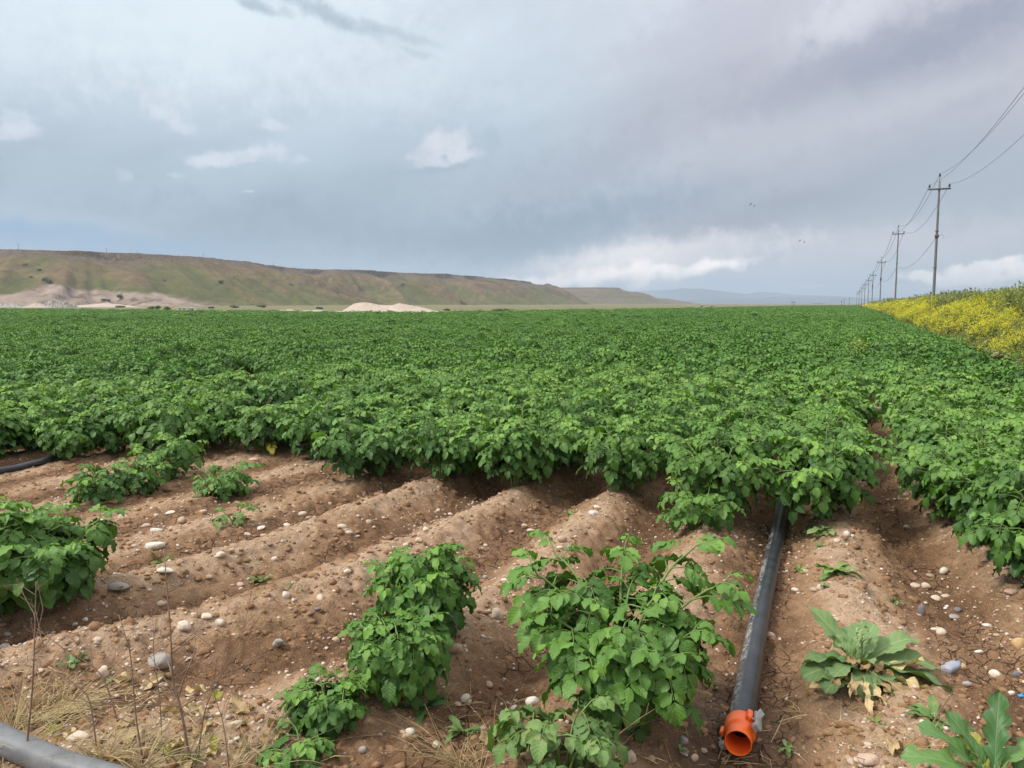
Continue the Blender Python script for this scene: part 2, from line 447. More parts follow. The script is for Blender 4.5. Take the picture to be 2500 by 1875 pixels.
def leaf_material(name, dark, light, young=None, trans=0.25, rough=0.5, vein=0.22, spec=0.45, nveins=6.0, wilt=None, yellow=True):
    m, t, surf = material(name)
    sh = t.attr('shade', 2); lc = t.attr('lc', 1)
    u, v, _ = t.sep(lc)
    au = t.m('ABSOLUTE', u)
    rnd = t.new('ShaderNodeObjectInfo').outputs['Random']
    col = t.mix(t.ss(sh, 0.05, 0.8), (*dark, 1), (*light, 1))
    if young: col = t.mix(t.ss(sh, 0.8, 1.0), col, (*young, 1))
    place = t.noise(t.new('ShaderNodeObjectInfo').outputs['Location'], 0.11, 3.0, 0.6)
    col = t.mix(1.0, col, t.ramp(place, [(0.32, (0.80, 0.86, 0.86)), (0.68, (1.16, 1.10, 1.02))]), 'MULTIPLY')
    if yellow: col = t.mix(t.ss(sh, 1.1, 1.3), col, (0.36, 0.33, 0.045, 1))
    col = t.mix(1.0, col, t.ramp(rnd, [(0.0, (0.86, 0.9, 0.9)), (1.0, (1.12, 1.08, 1.0))]), 'MULTIPLY')
    if wilt: col = t.mix(t.ss(t.noise(t.new('ShaderNodeTexCoord').outputs['Object'], 14.0, 4.0), 0.56, 0.68), col, (*wilt, 1))
    rib = t.ss(au, 0.10, 0.02)
    side = t.m('SINE', t.m('MULTIPLY', t.m('SUBTRACT', t.m('MULTIPLY', v, nveins), t.m('MULTIPLY', au, 1.6)), 6.2832))
    sv = t.ss(side, 0.72, 1.0)
    veins = t.m('MAXIMUM', rib, t.m('MULTIPLY', sv, 0.4))
    col = t.mix(t.m('MULTIPLY', veins, vein), col, (light[0] * 2.0, light[1] * 1.7, light[2] * 1.8, 1))
    hgt = t.m('SUBTRACT', t.m('MULTIPLY', side, -0.3), t.m('MULTIPLY', rib, 1.0))
    bp = t.new('ShaderNodeBump', {'Height': hgt, 'Strength': 0.35, 'Distance': 0.003}).outputs[0]
    p = t.new('ShaderNodeBsdfPrincipled', {'Base Color': col, 'Roughness': rough, 'Specular IOR Level': spec, 'Normal': bp})
    tr = t.new('ShaderNodeBsdfTranslucent', {'Color': t.mix(1.0, col, (1.25, 1.35, 0.55, 1), 'MULTIPLY')})
    mx = t.new('ShaderNodeMixShader', {0: trans, 1: p.outputs[0], 2: tr.outputs[0]})
    surf(mx.outputs[0]); return m

M = {}
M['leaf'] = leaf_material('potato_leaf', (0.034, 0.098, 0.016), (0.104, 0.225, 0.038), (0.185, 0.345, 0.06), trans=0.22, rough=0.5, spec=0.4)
M['leaf_far'] = leaf_material('crop_leaf', (0.028, 0.085, 0.014), (0.082, 0.192, 0.033), (0.145, 0.285, 0.052), trans=0.2, rough=0.5, spec=0.32, vein=0.15)  # darker leaf copy: shading of distant leaf sides put into the colour
M['leaf_pale'] = leaf_material('pale_potato_leaf', (0.085, 0.165, 0.042), (0.17, 0.285, 0.08), (0.23, 0.34, 0.10), trans=0.2, rough=0.6, wilt=(0.26, 0.25, 0.10))
M['grey_tube'] = plain('grey_polyethylene', (0.15, 0.155, 0.16), 0.5, var=0.3, scale=9)
M['stem'] = plain('green_stem', (0.13, 0.20, 0.05), 0.5, var=0.25, scale=20)
M['dock'] = leaf_material('weed_leaf', (0.115, 0.20, 0.075), (0.21, 0.305, 0.125), (0.25, 0.34, 0.13), trans=0.15, rough=0.6, vein=0.35, spec=0.3, nveins=8)
M['dock2'] = leaf_material('lobed_leaf', (0.06, 0.15, 0.04), (0.14, 0.26, 0.075), (0.22, 0.25, 0.04), trans=0.2, rough=0.5, vein=0.25, nveins=7)
M['yellow_leaf'] = leaf_material('yellowing_leaf', (0.30, 0.27, 0.04), (0.36, 0.34, 0.07), None, trans=0.25, rough=0.6, vein=0.3)
M['dry_leaf'] = leaf_material('dry_leaf', (0.32, 0.21, 0.11), (0.56, 0.43, 0.25), None, trans=0.15, rough=0.75, vein=0.3, spec=0.2, wilt=(0.30, 0.17, 0.07))
M['straw'] = plain('straw', (0.46, 0.36, 0.18), 0.7, var=0.3, scale=15)
M['twig'] = plain('dry_twig', (0.22, 0.145, 0.10), 0.8, var=0.35, scale=25)
M['grass'] = leaf_material('grass_blade', (0.15, 0.195, 0.055), (0.29, 0.325, 0.10), (0.40, 0.38, 0.14), trans=0.25, rough=0.6, vein=0.0)
M['petal'] = leaf_material('yellow_petal', (0.72, 0.62, 0.02), (0.88, 0.80, 0.05), None, trans=0.3, rough=0.6, vein=0.0)
M['shrub'] = leaf_material('shrub_leaf', (0.05, 0.085, 0.035), (0.12, 0.16, 0.065), None, trans=0.15, rough=0.6, vein=0.0)
M['seed'] = plain('seed_head', (0.12, 0.115, 0.075), 0.8, var=0.3)
M['orange'] = plain('orange_plastic', (0.95, 0.15, 0.02), 0.36, var=0.07, scale=18, spec=0.5, mud=0.28)
M['alloy'] = plain('cast_alloy', (0.42, 0.41, 0.40), 0.48, metal=0.55, var=0.25, scale=60, bump=0.3)
M['black'] = plain('black_plastic', (0.02, 0.02, 0.022), 0.5)
M['white_pipe'] = plain('white_plastic', (0.62, 0.63, 0.62), 0.5)
M['pole'] = plain('grey_pole', (0.15, 0.143, 0.135), 0.7, var=0.2, scale=3, bump=0.2)
M['arm'] = plain('dark_steel', (0.085, 0.088, 0.095), 0.6, var=0.2)
M['insul'] = plain('dark_porcelain', (0.025, 0.02, 0.02), 0.25)
M['wire'] = plain('wire', (0.16, 0.16, 0.17), 0.5, metal=0.3)
M['bird'] = plain('dark_feather', (0.05, 0.047, 0.045), 0.7)
M['white_wall'] = plain('white_wash', (0.72, 0.70, 0.64), 0.8, var=0.1, scale=2)
M['dark'] = plain('dark_opening', (0.05, 0.05, 0.05), 0.9)
M['blue'] = plain('blue_plastic', (0.04, 0.30, 0.62), 0.4)
M['bracket'] = plain('rusty_iron', (0.12, 0.07, 0.05), 0.8)

def make_tube_mat():
    m, t, surf = material('black_polyethylene')
    co = t.new('ShaderNodeTexCoord').outputs['Object']
    lc = t.attr('lc', 1); u, v, _ = t.sep(lc)
    n = t.noise(co, 9.0, 4.0, 0.6)
    base = t.ramp(n, [(0.3, (0.017, 0.019, 0.023)), (0.7, (0.036, 0.040, 0.047))])
    # scuffed streak of dried mud along the upper left side
    band = t.m('MULTIPLY', t.ss(u, 0.54, 0.59), t.ss(u, 0.715, 0.66))
    nn = t.noise(t.vm('MULTIPLY', co, (1.0, 1.0, 1.0)), 70.0, 5.0, 0.7, 0.6)
    m1 = t.m('MULTIPLY', band, t.ss(t.m('ADD', nn, t.m('MULTIPLY', t.noise(co, 4.0, 2.0), 0.3)), 0.62, 0.74))
    dust = t.m('MULTIPLY', t.ss(t.noise(co, 22.0, 5.0, 0.7), 0.5, 0.8), 0.14)
    col = t.mix(dust, base, (0.26, 0.22, 0.18, 1))
    col = t.mix(t.m('MULTIPLY', m1, 0.6), col, (0.46, 0.44, 0.40, 1))
    p = t.new('ShaderNodeBsdfPrincipled', {'Base Color': col, 'Roughness': t.m('ADD', 0.33, t.m('MULTIPLY', m1, 0.4)), 'Specular IOR Level': 0.5})
    t.l.new(t.new('ShaderNodeBump', {'Height': t.noise(co, 16.0, 4.0), 'Strength': 0.12, 'Distance': 0.01}).outputs[0], p.inputs['Normal'])
    surf(p.outputs[0]); return m
M['tube'] = make_tube_mat()

def make_stone_mat():
    m, t, surf = material('river_stone')
    co = t.new('ShaderNodeTexCoord').outputs['Object']
    rnd = t.new('ShaderNodeObjectInfo').outputs['Random']
    sh = t.attr('shade', 2)
    base = t.ramp(t.m('FRACT', t.m('ADD', sh, t.m('MULTIPLY', rnd, 0.25))), [
        (0.0, (0.52, 0.42, 0.32)), (0.2, (0.62, 0.54, 0.45)), (0.4, (0.44, 0.32, 0.22)), (0.6, (0.66, 0.60, 0.51)), (0.8, (0.35, 0.245, 0.17)), (1.0, (0.50, 0.39, 0.29))])
    n = t.noise(co, 38.0, 6.0, 0.65)
    col = t.mix(1.0, base, t.ramp(n, [(0.3, (0.80, 0.78, 0.76)), (0.7, (1.12, 1.12, 1.12))]), 'MULTIPLY')
    # soil clinging to the stone
    d = t.ss(t.noise(co, 16.0, 5.0, 0.7), 0.50, 0.66)
    col = t.mix(t.m('MULTIPLY', d, 0.55), col, (0.27, 0.165, 0.10, 1))
    p = t.new('ShaderNodeBsdfPrincipled', {'Base Color': col, 'Roughness': 0.75, 'Specular IOR Level': 0.3})
    t.l.new(t.new('ShaderNodeBump', {'Height': n, 'Strength': 0.4, 'Distance': 0.004}).outputs[0], p.inputs['Normal'])
    surf(p.outputs[0]); return m
M['stone'] = make_stone_mat()
def tinted_stone(name, c, dirt=0.75):
    m, t, surf = material(name)
    co = t.new('ShaderNodeTexCoord').outputs['Object']
    n = t.noise(co, 30.0, 6.0, 0.65)
    col = t.mix(1.0, (*c, 1), t.ramp(n, [(0.3, (0.82, 0.81, 0.8)), (0.7, (1.1, 1.1, 1.1))]), 'MULTIPLY')
    d = t.ss(t.noise(co, 14.0, 5.0, 0.7), 0.50, 0.68)
    col = t.mix(t.m('MULTIPLY', d, dirt), col, (0.27, 0.165, 0.10, 1))
    p = t.new('ShaderNodeBsdfPrincipled', {'Base Color': col, 'Roughness': 0.75, 'Specular IOR Level': 0.3})
    t.l.new(t.new('ShaderNodeBump', {'Height': n, 'Strength': 0.4, 'Distance': 0.004}).outputs[0], p.inputs['Normal'])
    surf(p.outputs[0]); return m
for nm, c in (('white', (0.64, 0.585, 0.50)), ('tan', (0.52, 0.39, 0.27)), ('grey', (0.33, 0.31, 0.28)), ('slate', (0.17, 0.17, 0.18)),
              ('pink', (0.50, 0.36, 0.28)), ('beige', (0.58, 0.49, 0.38)), ('ochre', (0.50, 0.33, 0.16)), ('bluegrey', (0.33, 0.34, 0.39)), ('earth', (0.27, 0.18, 0.10))):
    M['s_' + nm] = tinted_stone(nm + '_stone', c)

def make_soil():
    m, t, surf = material('brown_soil')
    co = t.new('ShaderNodeTexCoord').outputs['Object']
    crest = t.attr('crest', 2); grass = t.attr('grass', 2); wet = t.attr('wet', 2)
    nb = t.noise(co, 1.3, 5.0, 0.6); nm = t.noise(co, 9.0, 6.0, 0.65); nf = t.noise(co, 90.0, 4.0, 0.7)
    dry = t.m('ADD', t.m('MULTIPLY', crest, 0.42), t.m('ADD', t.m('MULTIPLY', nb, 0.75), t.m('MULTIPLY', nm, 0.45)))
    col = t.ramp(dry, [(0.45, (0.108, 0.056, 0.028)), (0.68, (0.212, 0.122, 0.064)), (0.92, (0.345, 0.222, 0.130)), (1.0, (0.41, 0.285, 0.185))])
    col = t.mix(1.0, col, t.ramp(nf, [(0.25, (0.72, 0.70, 0.68)), (0.75, (1.26, 1.26, 1.26))]), 'MULTIPLY')  # this and the next mottle put dark crevice shade into the soil colour
    col = t.mix(1.0, col, t.ramp(t.noise(co, 26.0, 5.0, 0.7), [(0.3, (0.74, 0.72, 0.70)), (0.7, (1.2, 1.2, 1.2))]), 'MULTIPLY')
    # grit: tiny pale specks
    vo = t.new('ShaderNodeTexVoronoi', {'Vector': co, 'Scale': 130.0}, feature='F1')
    sp = t.m('MULTIPLY', t.ss(vo.outputs['Distance'], 0.30, 0.18), t.ss(t.sep(vo.outputs['Color'])[0], 0.70, 0.74))
    col = t.mix(t.m('MULTIPLY', sp, 0.7), col, (0.50, 0.40, 0.30, 1))
    # drying cracks in the flat furrow bottoms
    wv = t.vm('ADD', co, t.vm('SCALE', t.new('ShaderNodeTexNoise', {'Vector': co, 'Scale': 14.0, 'Detail': 3.0}).outputs[1], 0.05))
    ck = t.new('ShaderNodeTexVoronoi', {'Vector': wv, 'Scale': 15.0}, feature='DISTANCE_TO_EDGE').outputs['Distance']
    crack = t.m('MULTIPLY', t.ss(ck, 0.05, 0.0), t.m('MULTIPLY', t.ss(crest, 0.35, 0.12), t.ss(nb, 0.42, 0.5)))
    col = t.mix(t.m('MULTIPLY', crack, 0.75), col, (0.055, 0.03, 0.018, 1))
    col = t.mix(t.m('MULTIPLY', wet, 0.75), col, (0.058, 0.037, 0.024, 1))
    gn = t.noise(co, 0.05, 5.0, 0.65)
    gcol = t.ramp(gn, [(0.35, (0.20, 0.165, 0.085)), (0.5, (0.125, 0.125, 0.05)), (0.65, (0.26, 0.21, 0.13))])
    col = t.mix(grass, col, gcol)
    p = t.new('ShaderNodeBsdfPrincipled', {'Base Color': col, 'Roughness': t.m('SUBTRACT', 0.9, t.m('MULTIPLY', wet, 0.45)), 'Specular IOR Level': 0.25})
    h = t.m('ADD', t.m('ADD', t.m('MULTIPLY', nm, 0.8), t.m('MULTIPLY', nf, 0.5)), t.m('MULTIPLY', crack, -0.7))
    t.l.new(t.new('ShaderNodeBump', {'Height': h, 'Strength': 0.9, 'Distance': 0.03}).outputs[0], p.inputs['Normal'])
    surf(p.outputs[0]); return m
M['soil'] = make_soil()
M['clod'] = plain('soil_clod', (0.25, 0.147, 0.079), 0.95, var=0.3, scale=45, spec=0.15, bump=0.6)

def make_hill():
    m, t, surf = material('hill_slope')
    co = t.new('ShaderNodeTexCoord').outputs['Object']
    hgt = t.attr('shade', 2); gul = t.attr('gully', 2); rock = t.attr('rock', 2); quarry = t.attr('quarry', 2); far = t.attr('far', 2)
    n1 = t.noise(co, 0.012, 5.0, 0.6); n2 = t.noise(co, 0.09, 6.0, 0.7); n3 = t.noise(co, 0.6, 5.0, 0.7)
    tan = t.ramp(n2, [(0.3, (0.095, 0.066, 0.034)), (0.5, (0.15, 0.105, 0.054)), (0.7, (0.225, 0.162, 0.086))])
    grn = t.ramp(n2, [(0.3, (0.058, 0.066, 0.020)), (0.7, (0.140, 0.134, 0.046))])
    g = t.m('ADD', t.m('MULTIPLY', gul, 0.62), t.m('ADD', t.m('MULTIPLY', n1, 1.1), t.m('MULTIPLY', hgt, -0.20)))
    col = t.mix(t.m('MULTIPLY', t.ss(g, 0.60, 0.88), t.m('SUBTRACT', 1.0, t.m('MULTIPLY', far, 0.75))), tan, grn)
    col = t.mix(1.0, col, t.ramp(n3, [(0.3, (0.78, 0.78, 0.78)), (0.7, (1.18, 1.18, 1.18))]), 'MULTIPLY')
    # low scrub dotted over the slope
    vs = t.new('ShaderNodeTexVoronoi', {'Vector': co, 'Scale': 0.20}, feature='F1')
    scrub = t.m('MULTIPLY', t.ss(vs.outputs['Distance'], 0.34, 0.16), t.ss(t.sep(vs.outputs['Color'])[0], 0.62, 0.70))
    col = t.mix(t.m('MULTIPLY', scrub, 0.6), col, (0.06, 0.062, 0.028, 1))
    # broken rock beds along the rim and half way down
    rn = t.ss(t.noise(t.vm('MULTIPLY', co, (1.0, 1.0, 3.5)), 0.10, 6.0, 0.78), 0.44, 0.54)
    rc = t.ramp(t.noise(co, 0.5, 5.0, 0.75), [(0.38, (0.055, 0.040, 0.031)), (0.55, (0.13, 0.095, 0.072)), (0.72, (0.34, 0.27, 0.20))])
    col = t.mix(t.m('MAXIMUM', t.m('MULTIPLY', rock, rn), t.m('MULTIPLY', t.ss(rock, 0.7, 1.0), 0.75)), col, rc)
    qc = t.ramp(t.noise(co, 0.06, 6.0, 0.7), [(0.36, (0.10, 0.072, 0.055)), (0.48, (0.25, 0.19, 0.15)), (0.75, (0.38, 0.30, 0.245))])
    col = t.mix(quarry, col, qc)
    p = t.new('ShaderNodeBsdfPrincipled', {'Base Color': col, 'Roughness': 0.95, 'Specular IOR Level': 0.1})
    t.l.new(t.new('ShaderNodeBump', {'Height': t.m('ADD', n2, t.m('MULTIPLY', n3, 0.3)), 'Strength': 0.6, 'Distance': 1.5}).outputs[0], p.inputs['Normal'])
    surf(p.outputs[0]); return m
M['hill'] = make_hill()
M['mount'] = plain('far_mountain', (0.12, 0.15, 0.17), 0.95, var=0.25, scale=0.002, spec=0.0)
M['gravel_pile'] = plain('pale_gravel', (0.42, 0.345, 0.285), 0.95, var=0.14, scale=1.2, spec=0.1, bump=0.4)
M['rubble'] = plain('grey_rubble', (0.33, 0.30, 0.26), 0.95, var=0.3, scale=0.8, spec=0.1, bump=0.5)
# ------------------------------------------------------------------ ground sheet
def axis_coords(lo, hi, step, out_lo, out_hi, growth):
    c = list(np.arange(lo, hi + step / 2, step)); s = step; x = hi
    while x < out_hi: s *= growth; x += s; c.append(min(x, out_hi))
    s = step; x = lo; a = []
    while x > out_lo: s *= growth; x -= s; a.append(max(x, out_lo))
    return np.array(a[::-1] + c)
def build_ground():
    xs = axis_coords(-5.4, 4.6, 0.0155, -9000, 9000, 1.045)
    ys = axis_coords(2.05, 5.2, 0.0125, -400, 9300, 1.012)
    ys = np.concatenate([ys[ys <= 40], axis_coords(0, 41, 1, -1, 9300, 1.05)[43:]]) if True else ys
    ys = np.unique(ys)
    X, Y = np.meshgrid(xs, ys)
    Z = ground(X, Y)
    inside = np.hypot(X, Y) < 260
    Z = np.where(inside, Z, np.where(rowv(X, Y) > 3, Z, 0.02 * vnoise(X * .1, Y * .1, 2)))
    ny, nx = X.shape
    v = rowv(X, Y)
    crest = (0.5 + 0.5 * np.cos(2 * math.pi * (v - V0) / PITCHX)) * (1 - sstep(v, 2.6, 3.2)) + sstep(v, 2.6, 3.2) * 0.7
    crop_end = edge_y(X, Y)
    grass = np.clip(sstep(Y - crop_end, -0.5, 3.0) * (Y > 30) + 0.75 * sstep(v, 3.6, 5.2) + sstep(-Y, 6, 12), 0, 1)
    wet = (1 - sstep(np.hypot((X - 0.78) / 1.0, (Y - 2.85) / 1.5), 0.20, 0.42)) * (0.65 + 0.5 * fbm(X * 7, Y * 7, 3, 77))
    wet = np.clip(wet, 0, 1)
    i = (np.arange(ny - 1)[:, None] * nx + np.arange(nx - 1)[None]).ravel()
    mb = MB(); mb.add(np.stack([X, Y, Z], -1).reshape(-1, 3), np.stack([i, i + 1, i + nx + 1, i + nx], -1))
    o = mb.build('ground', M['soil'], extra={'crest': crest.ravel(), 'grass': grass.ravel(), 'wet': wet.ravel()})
    struct(o)
build_ground()

# ------------------------------------------------------------------ hills and mountains
def rim_points(pts, H):
    out = []
    for px, py in pts:
        D = (H - EYE) * FPX / (HZ - py)
        out.append(((px - CX) / FPX * D, D, H))
    return np.array(out)
def resample(P, step):
    seg = np.linalg.norm(np.diff(P[:, :2], axis=0), axis=1); L = np.concatenate([[0], np.cumsum(seg)])
    s = np.arange(0, L[-1], step)
    return np.stack([np.interp(s, L, P[:, k]) for k in range(3)], -1), s
def smooth(P, it):
    for _ in range(it):
        P[1:-1] = P[1:-1] * 0.5 + 0.25 * (P[:-2] + P[2:])
    return P
HILL_TREES = []
def build_mesa(pts, H, width, step, seed, gully=15.0, spacing=52.0, cliff=4.5, ledge=0.45, quarry=False, back=420.0, far=0.0, skew=0.35):
    P = rim_points(pts, H) if not isinstance(pts, np.ndarray) else pts
    Q, s = resample(P, step); Q = smooth(Q, int(26 * 2.5 / step))
    T = np.gradient(Q[:, :2], axis=0); T /= np.linalg.norm(T, axis=1, keepdims=True)
    Nn = np.stack([T[:, 1], -T[:, 0]], -1)
    for _ in range(int(60 * 2.5 / step)):
        Nn[1:-1] = Nn[1:-1] * .5 + .25 * (Nn[:-2] + Nn[2:]); Nn /= np.linalg.norm(Nn, axis=1, keepdims=True)
    t = np.concatenate([np.linspace(-back, -30, 9), np.linspace(-24, -2, 8), np.linspace(-1, 4, 9), np.linspace(5.5, width * 1.15, 62), [width * 1.5]])
    S, Tt = np.meshgrid(s, t, indexing='ij')
    Hh = Q[:, 2][:, None]
    rn = fbm(S / 14, S * 0 + seed, 4, seed) * 5.0 + fbm(S / 60, S * 0 + 5 + seed, 3, seed + 1) * 9.0         # ragged rim
    su = S + skew * np.maximum(Tt, 0) * 0.25 + 10 * fbm(Tt / 60, S / 60, 2, seed + 2)
    ridge = lambda q: 1 - 2 * np.abs(np.sin(math.pi * q)) ** 0.85                                              # sharp spurs between rounded gullies
    r1 = ridge(su / (spacing * 1.5) + .55 * vnoise(su / (spacing * 2.5), Tt * .003, seed + 3)) * (.65 + .5 * vnoise(su / (spacing * 3), 7 + Tt * 0, seed + 20))
    r2 = ridge(su / (spacing * .55) + .5 * vnoise(su / spacing, Tt * .006 + 4, seed + 4)) * (.6 + .6 * vnoise(su / (spacing * 2), 3 + Tt * .01, seed + 21))
    ramp = sstep(Tt, 2, width * 0.45) * (1 - 0.45 * sstep(Tt, width * 0.6, width * 1.1))
    g = -(0.72 * r1 + 0.30 * r2)
    te = Tt + g * gully * ramp + rn * (1 - sstep(Tt, 10, 50) * 0.6)
    x = np.clip(te / width, 0, 1.3)
    cl = cliff * (0.55 + 0.6 * vnoise(S / 33, S * 0, seed + 6))
    z = np.where(te < 0, Hh + np.minimum(0, te * 0) + 0.006 * np.minimum(-te, 160), 0)
    body = np.where(x > 1, -0.8, (Hh - cl) * np.maximum(1 - x, 0) ** 1.12)
    lh = Hh * ledge + 1.5 * vnoise(S / 40, S * 0, seed + 7)
    body = body + 3.0 * (sstep(body, lh - 1.2, lh + 0.4) - 0.5) * np.clip(0.5 + vnoise(S / 55, S * 0, seed + 8), 0, 1)
    drop = sstep(te, 0, 2.6)
    z = np.where(te < 0, z, Hh * (1 - drop) + body * drop)
    z = z + 0.35 * fbm(S / 7, Tt / 7, 4, seed + 9) * sstep(Tt, -30, 5) + 0.6 * fbm(S / 22, Tt / 22, 3, seed + 10)
    z[:, -1] = -1.0; 
    X = Q[:, 0][:, None] + Nn[:, 0][:, None] * Tt; Y = Q[:, 1][:, None] + Nn[:, 1][:, None] * Tt
    a, b = X.shape
    rock = np.clip((1 - sstep(np.abs(te - 4), 4, 17)) * 1.0 + np.maximum((1 - sstep(np.abs(body - lh), 0.7, 2.6)) * (te > 8) * np.clip(.45 + vnoise(S / 70, S * 0, seed + 12), 0, 1), (1 - sstep(np.abs(body - Hh * .72 - 2 * vnoise(S / 50, S * 0, seed + 13)), 0.5, 1.6)) * (te > 5) * np.clip(.2 + vnoise(S / 60, S * 0, seed + 14), 0, 1) * .8), 0, 1)
    qm = np.zeros_like(X)
    if quarry:
        px = CX + FPX * X / Y
        lim = np.interp(px, [-100, 60, 130, 200, 300, 400, 490, 560], [5, 9, 17, 13, 12, 9, 4, 0]) * 1.0
        zz = z + 2.5 * fbm(px / 30, z / 5, 3, 90)
        qm = sstep(lim - zz, -0.5, 1.2) * (px > -80) * (px < 540)
        z = np.where(qm > 0.5, z - 1.5 * fbm(S / 12, Tt / 12, 3, 95), z)
    i = (np.arange(a - 1)[:, None] * b + np.arange(b - 1)[None]).ravel()
    mb = MB(); mb.add(np.stack([X, Y, z], -1).reshape(-1, 3), np.stack([i, i + b, i + b + 1, i + 1], -1), None, (z / 45.0).ravel())
    gul = np.clip(0.5 + 0.5 * g * ramp / 0.8, 0, 1)
    o = mb.build('hill', M['hill'], extra={'gully': gul.ravel(), 'rock': rock.ravel(), 'quarry': qm.ravel(), 'far': np.full(X.size, far)})
    struct(o); return o
A = rim_points([(-700, 603), (-250, 607), (0, 611), (68, 611), (170, 614), (339, 619), (452, 627), (565, 635), (633, 643), (660, 648)], 45)
A = np.vstack([A, [[-262, 960, 45], [-262, 1000, 45], [-300, 1060, 45], [-420, 1120, 45]]])
H1 = build_mesa(A, 45, 110, 2.4, 11, quarry=True, spacing=24, gully=35)
B = rim_points([(640, 653), (723, 656), (791, 658), (904, 661), (995, 667), (1085, 669), (1130, 673), (1198, 679), (1243, 683), (1280, 687)], 45)
B = np.vstack([B, [[32, 1590, 45], [20, 1660, 45], [-60, 1760, 45]]])
H2 = build_mesa(B, 45, 118, 3.0, 37, spacing=30, gully=44, cliff=8.5, back=300, far=0.15)
C_ = rim_points([(1180, 703), (1310, 703), (1400, 702.5), (1470, 702), (1508, 703)], 45)
C_ = np.vstack([C_, [[300, 2240, 45], [280, 2380, 45]]])
build_mesa(C_, 45, 150, 4.0, 53, spacing=110, gully=40, cliff=3.5, back=200, far=0.8)
D_ = np.array([[(px - CX) / FPX * 2700, 2700 + 40 * k, EYE + (HZ - py) / FPX * 2700] for k, (px, py) in enumerate([(1480, 726), (1560, 727), (1640, 729), (1668, 732), (1690, 738)])])
build_mesa(D_, 21, 110, 4.0, 71, spacing=90, gully=16, cliff=1.0, back=250, far=1.0)

def build_mountains(pts, Y, depth, seed, amp):
    px = np.linspace(pts[0][0], pts[-1][0], 420)
    py = np.interp(px, [p[0] for p in pts], [p[1] for p in pts])
    X = (px - CX) / FPX * Y; H = EYE + (HZ - py) / FPX * Y + amp * fbm(X / 90, X * 0, 4, seed)
    tt = np.linspace(-1, 1, 25)
    XX, TT = np.meshgrid(X, tt, indexing='ij')
    rid = 1 - np.abs(vnoise(XX / 260 + TT, TT * 1.2, seed + 1))
    Z = H[:, None] * np.clip(1 - np.abs(TT) * (1.15 - 0.3 * rid), -0.05, 1)
    YY = Y + TT * depth
    b = len(tt); i = (np.arange(len(X) - 1)[:, None] * b + np.arange(b - 1)[None]).ravel()
    mb = MB(); mb.add(np.stack([XX, YY, Z], -1).reshape(-1, 3), np.stack([i, i + b, i + b + 1, i + 1], -1))
    o = mb.build('mountain', M['mount']); struct(o)
build_mountains([(1380, 735), (1480, 722), (1540, 713), (1600, 709), (1640, 707), (1665, 704), (1710, 705), (1755, 710), (1790, 715), (1820, 718), (1850, 713), (1890, 715), (1930, 720), (2010, 722), (2090, 726), (2200, 728)], 7600, 900, 5, 3)
build_mountains([(1500, 742), (1620, 735), (1700, 732), (1790, 730), (1880, 725), (1960, 728), (2050, 727), (2150, 733), (2300, 740)], 5600, 600, 9, 3)
build_mountains([(2150, 735), (2280, 724), (2330, 719), (2390, 716), (2420, 711), (2450, 708), (2490, 703), (2540, 700), (2700, 694), (2900, 715)], 7000, 800, 15, 4)

# ------------------------------------------------------------------ gravel heaps, shed and shrubs at the far edge
def heap(name, px0, px1, peaks, Y, base_y, depth, label, cat, mat, seed, rough=0.12, group=None):
    """A heap of loose material: ridge profile peaks (px, py) at distance Y, lying on the ground."""
    x0, x1 = (px0 - CX) / FPX * Y, (px1 - CX) / FPX * Y
    n, m = 90, 40
    u = np.linspace(-0.08, 1.08, n); w = np.linspace(-1.1, 1.1, m)
    prof = np.interp(px0 + (px1 - px0) * u, [p[0] for p in peaks], [max(0.0, EYE + (HZ - p[1]) / FPX * Y) for p in peaks])
    U, Wd = np.meshgrid(u, w, indexing='ij')
    X = (x1 - x0) * (U - 0.5); Yy = Wd * depth
    s = x1 - x0
    Wd2 = np.abs(Wd + 0.25 * fbm(U * 5, Wd * 2, 3, seed))
    Z = prof[:, None] * np.clip(1 - Wd2 ** 1.15, -0.1, 1) + rough * prof.max() * fbm(X / s * 16, Yy / s * 16, 4, seed + 1) * (prof[:, None] > 0.05)
    Z = np.where(np.abs(Wd) > 1.0, -0.3, Z); Z[0] = -0.3; Z[-1] = -0.3
    i = (np.arange(n - 1)[:, None] * m + np.arange(m - 1)[None]).ravel()
    mb = MB(); mb.add(np.stack([X, Yy, Z], -1).reshape(-1, 3), np.stack([i, i + m, i + m + 1, i + 1], -1))
    o = mb.build(name, mat, loc=((x0 + x1) / 2, Y, 0.0)); tag(o, label, cat, group); return o
heap('gravel_heap', 832, 1080, [(832, 763), (868, 741), (885, 738), (905, 739), (930, 744), (958, 745), (978, 740), (1000, 744), (1040, 752), (1080, 763)], 150, 763, 5.5,
     'big pale heap of gravel with two peaks beyond the middle of the crop', 'gravel heap', M['gravel_pile'], 3, 0.05)
heap('gravel_heap', 66, 126, [(66, 754), (84, 744), (97, 739), (108, 744), (126, 754)], 330, 755, 4.5,
     'small pointed gravel cone at the foot of the quarry on the left', 'gravel heap', M['gravel_pile'], 5, 0.05)
heap('gravel_heap', 110, 345, [(110, 755), (150, 748), (215, 744), (270, 739), (300, 743), (345, 753)], 360, 755, 7,
     'long low bank of pale gravel running along the quarry foot', 'gravel heap', M['gravel_pile'], 7, 0.08)
heap('rubble_heap', 118, 182, [(118, 752), (128, 736), (142, 733), (155, 737), (166, 735), (182, 750)], 350, 755, 6,
     'dark grey rubble heap beside the gravel cone at the quarry', 'rubble heap', M['rubble'], 9, 0.5)
heap('rubble_heap', -20, 72, [(-20, 752), (10, 744), (35, 741), (50, 743), (72, 752)], 340, 755, 6,
     'heap of broken pale boulders at the far left edge of the field', 'rubble heap', M['rubble'], 12, 0.6)
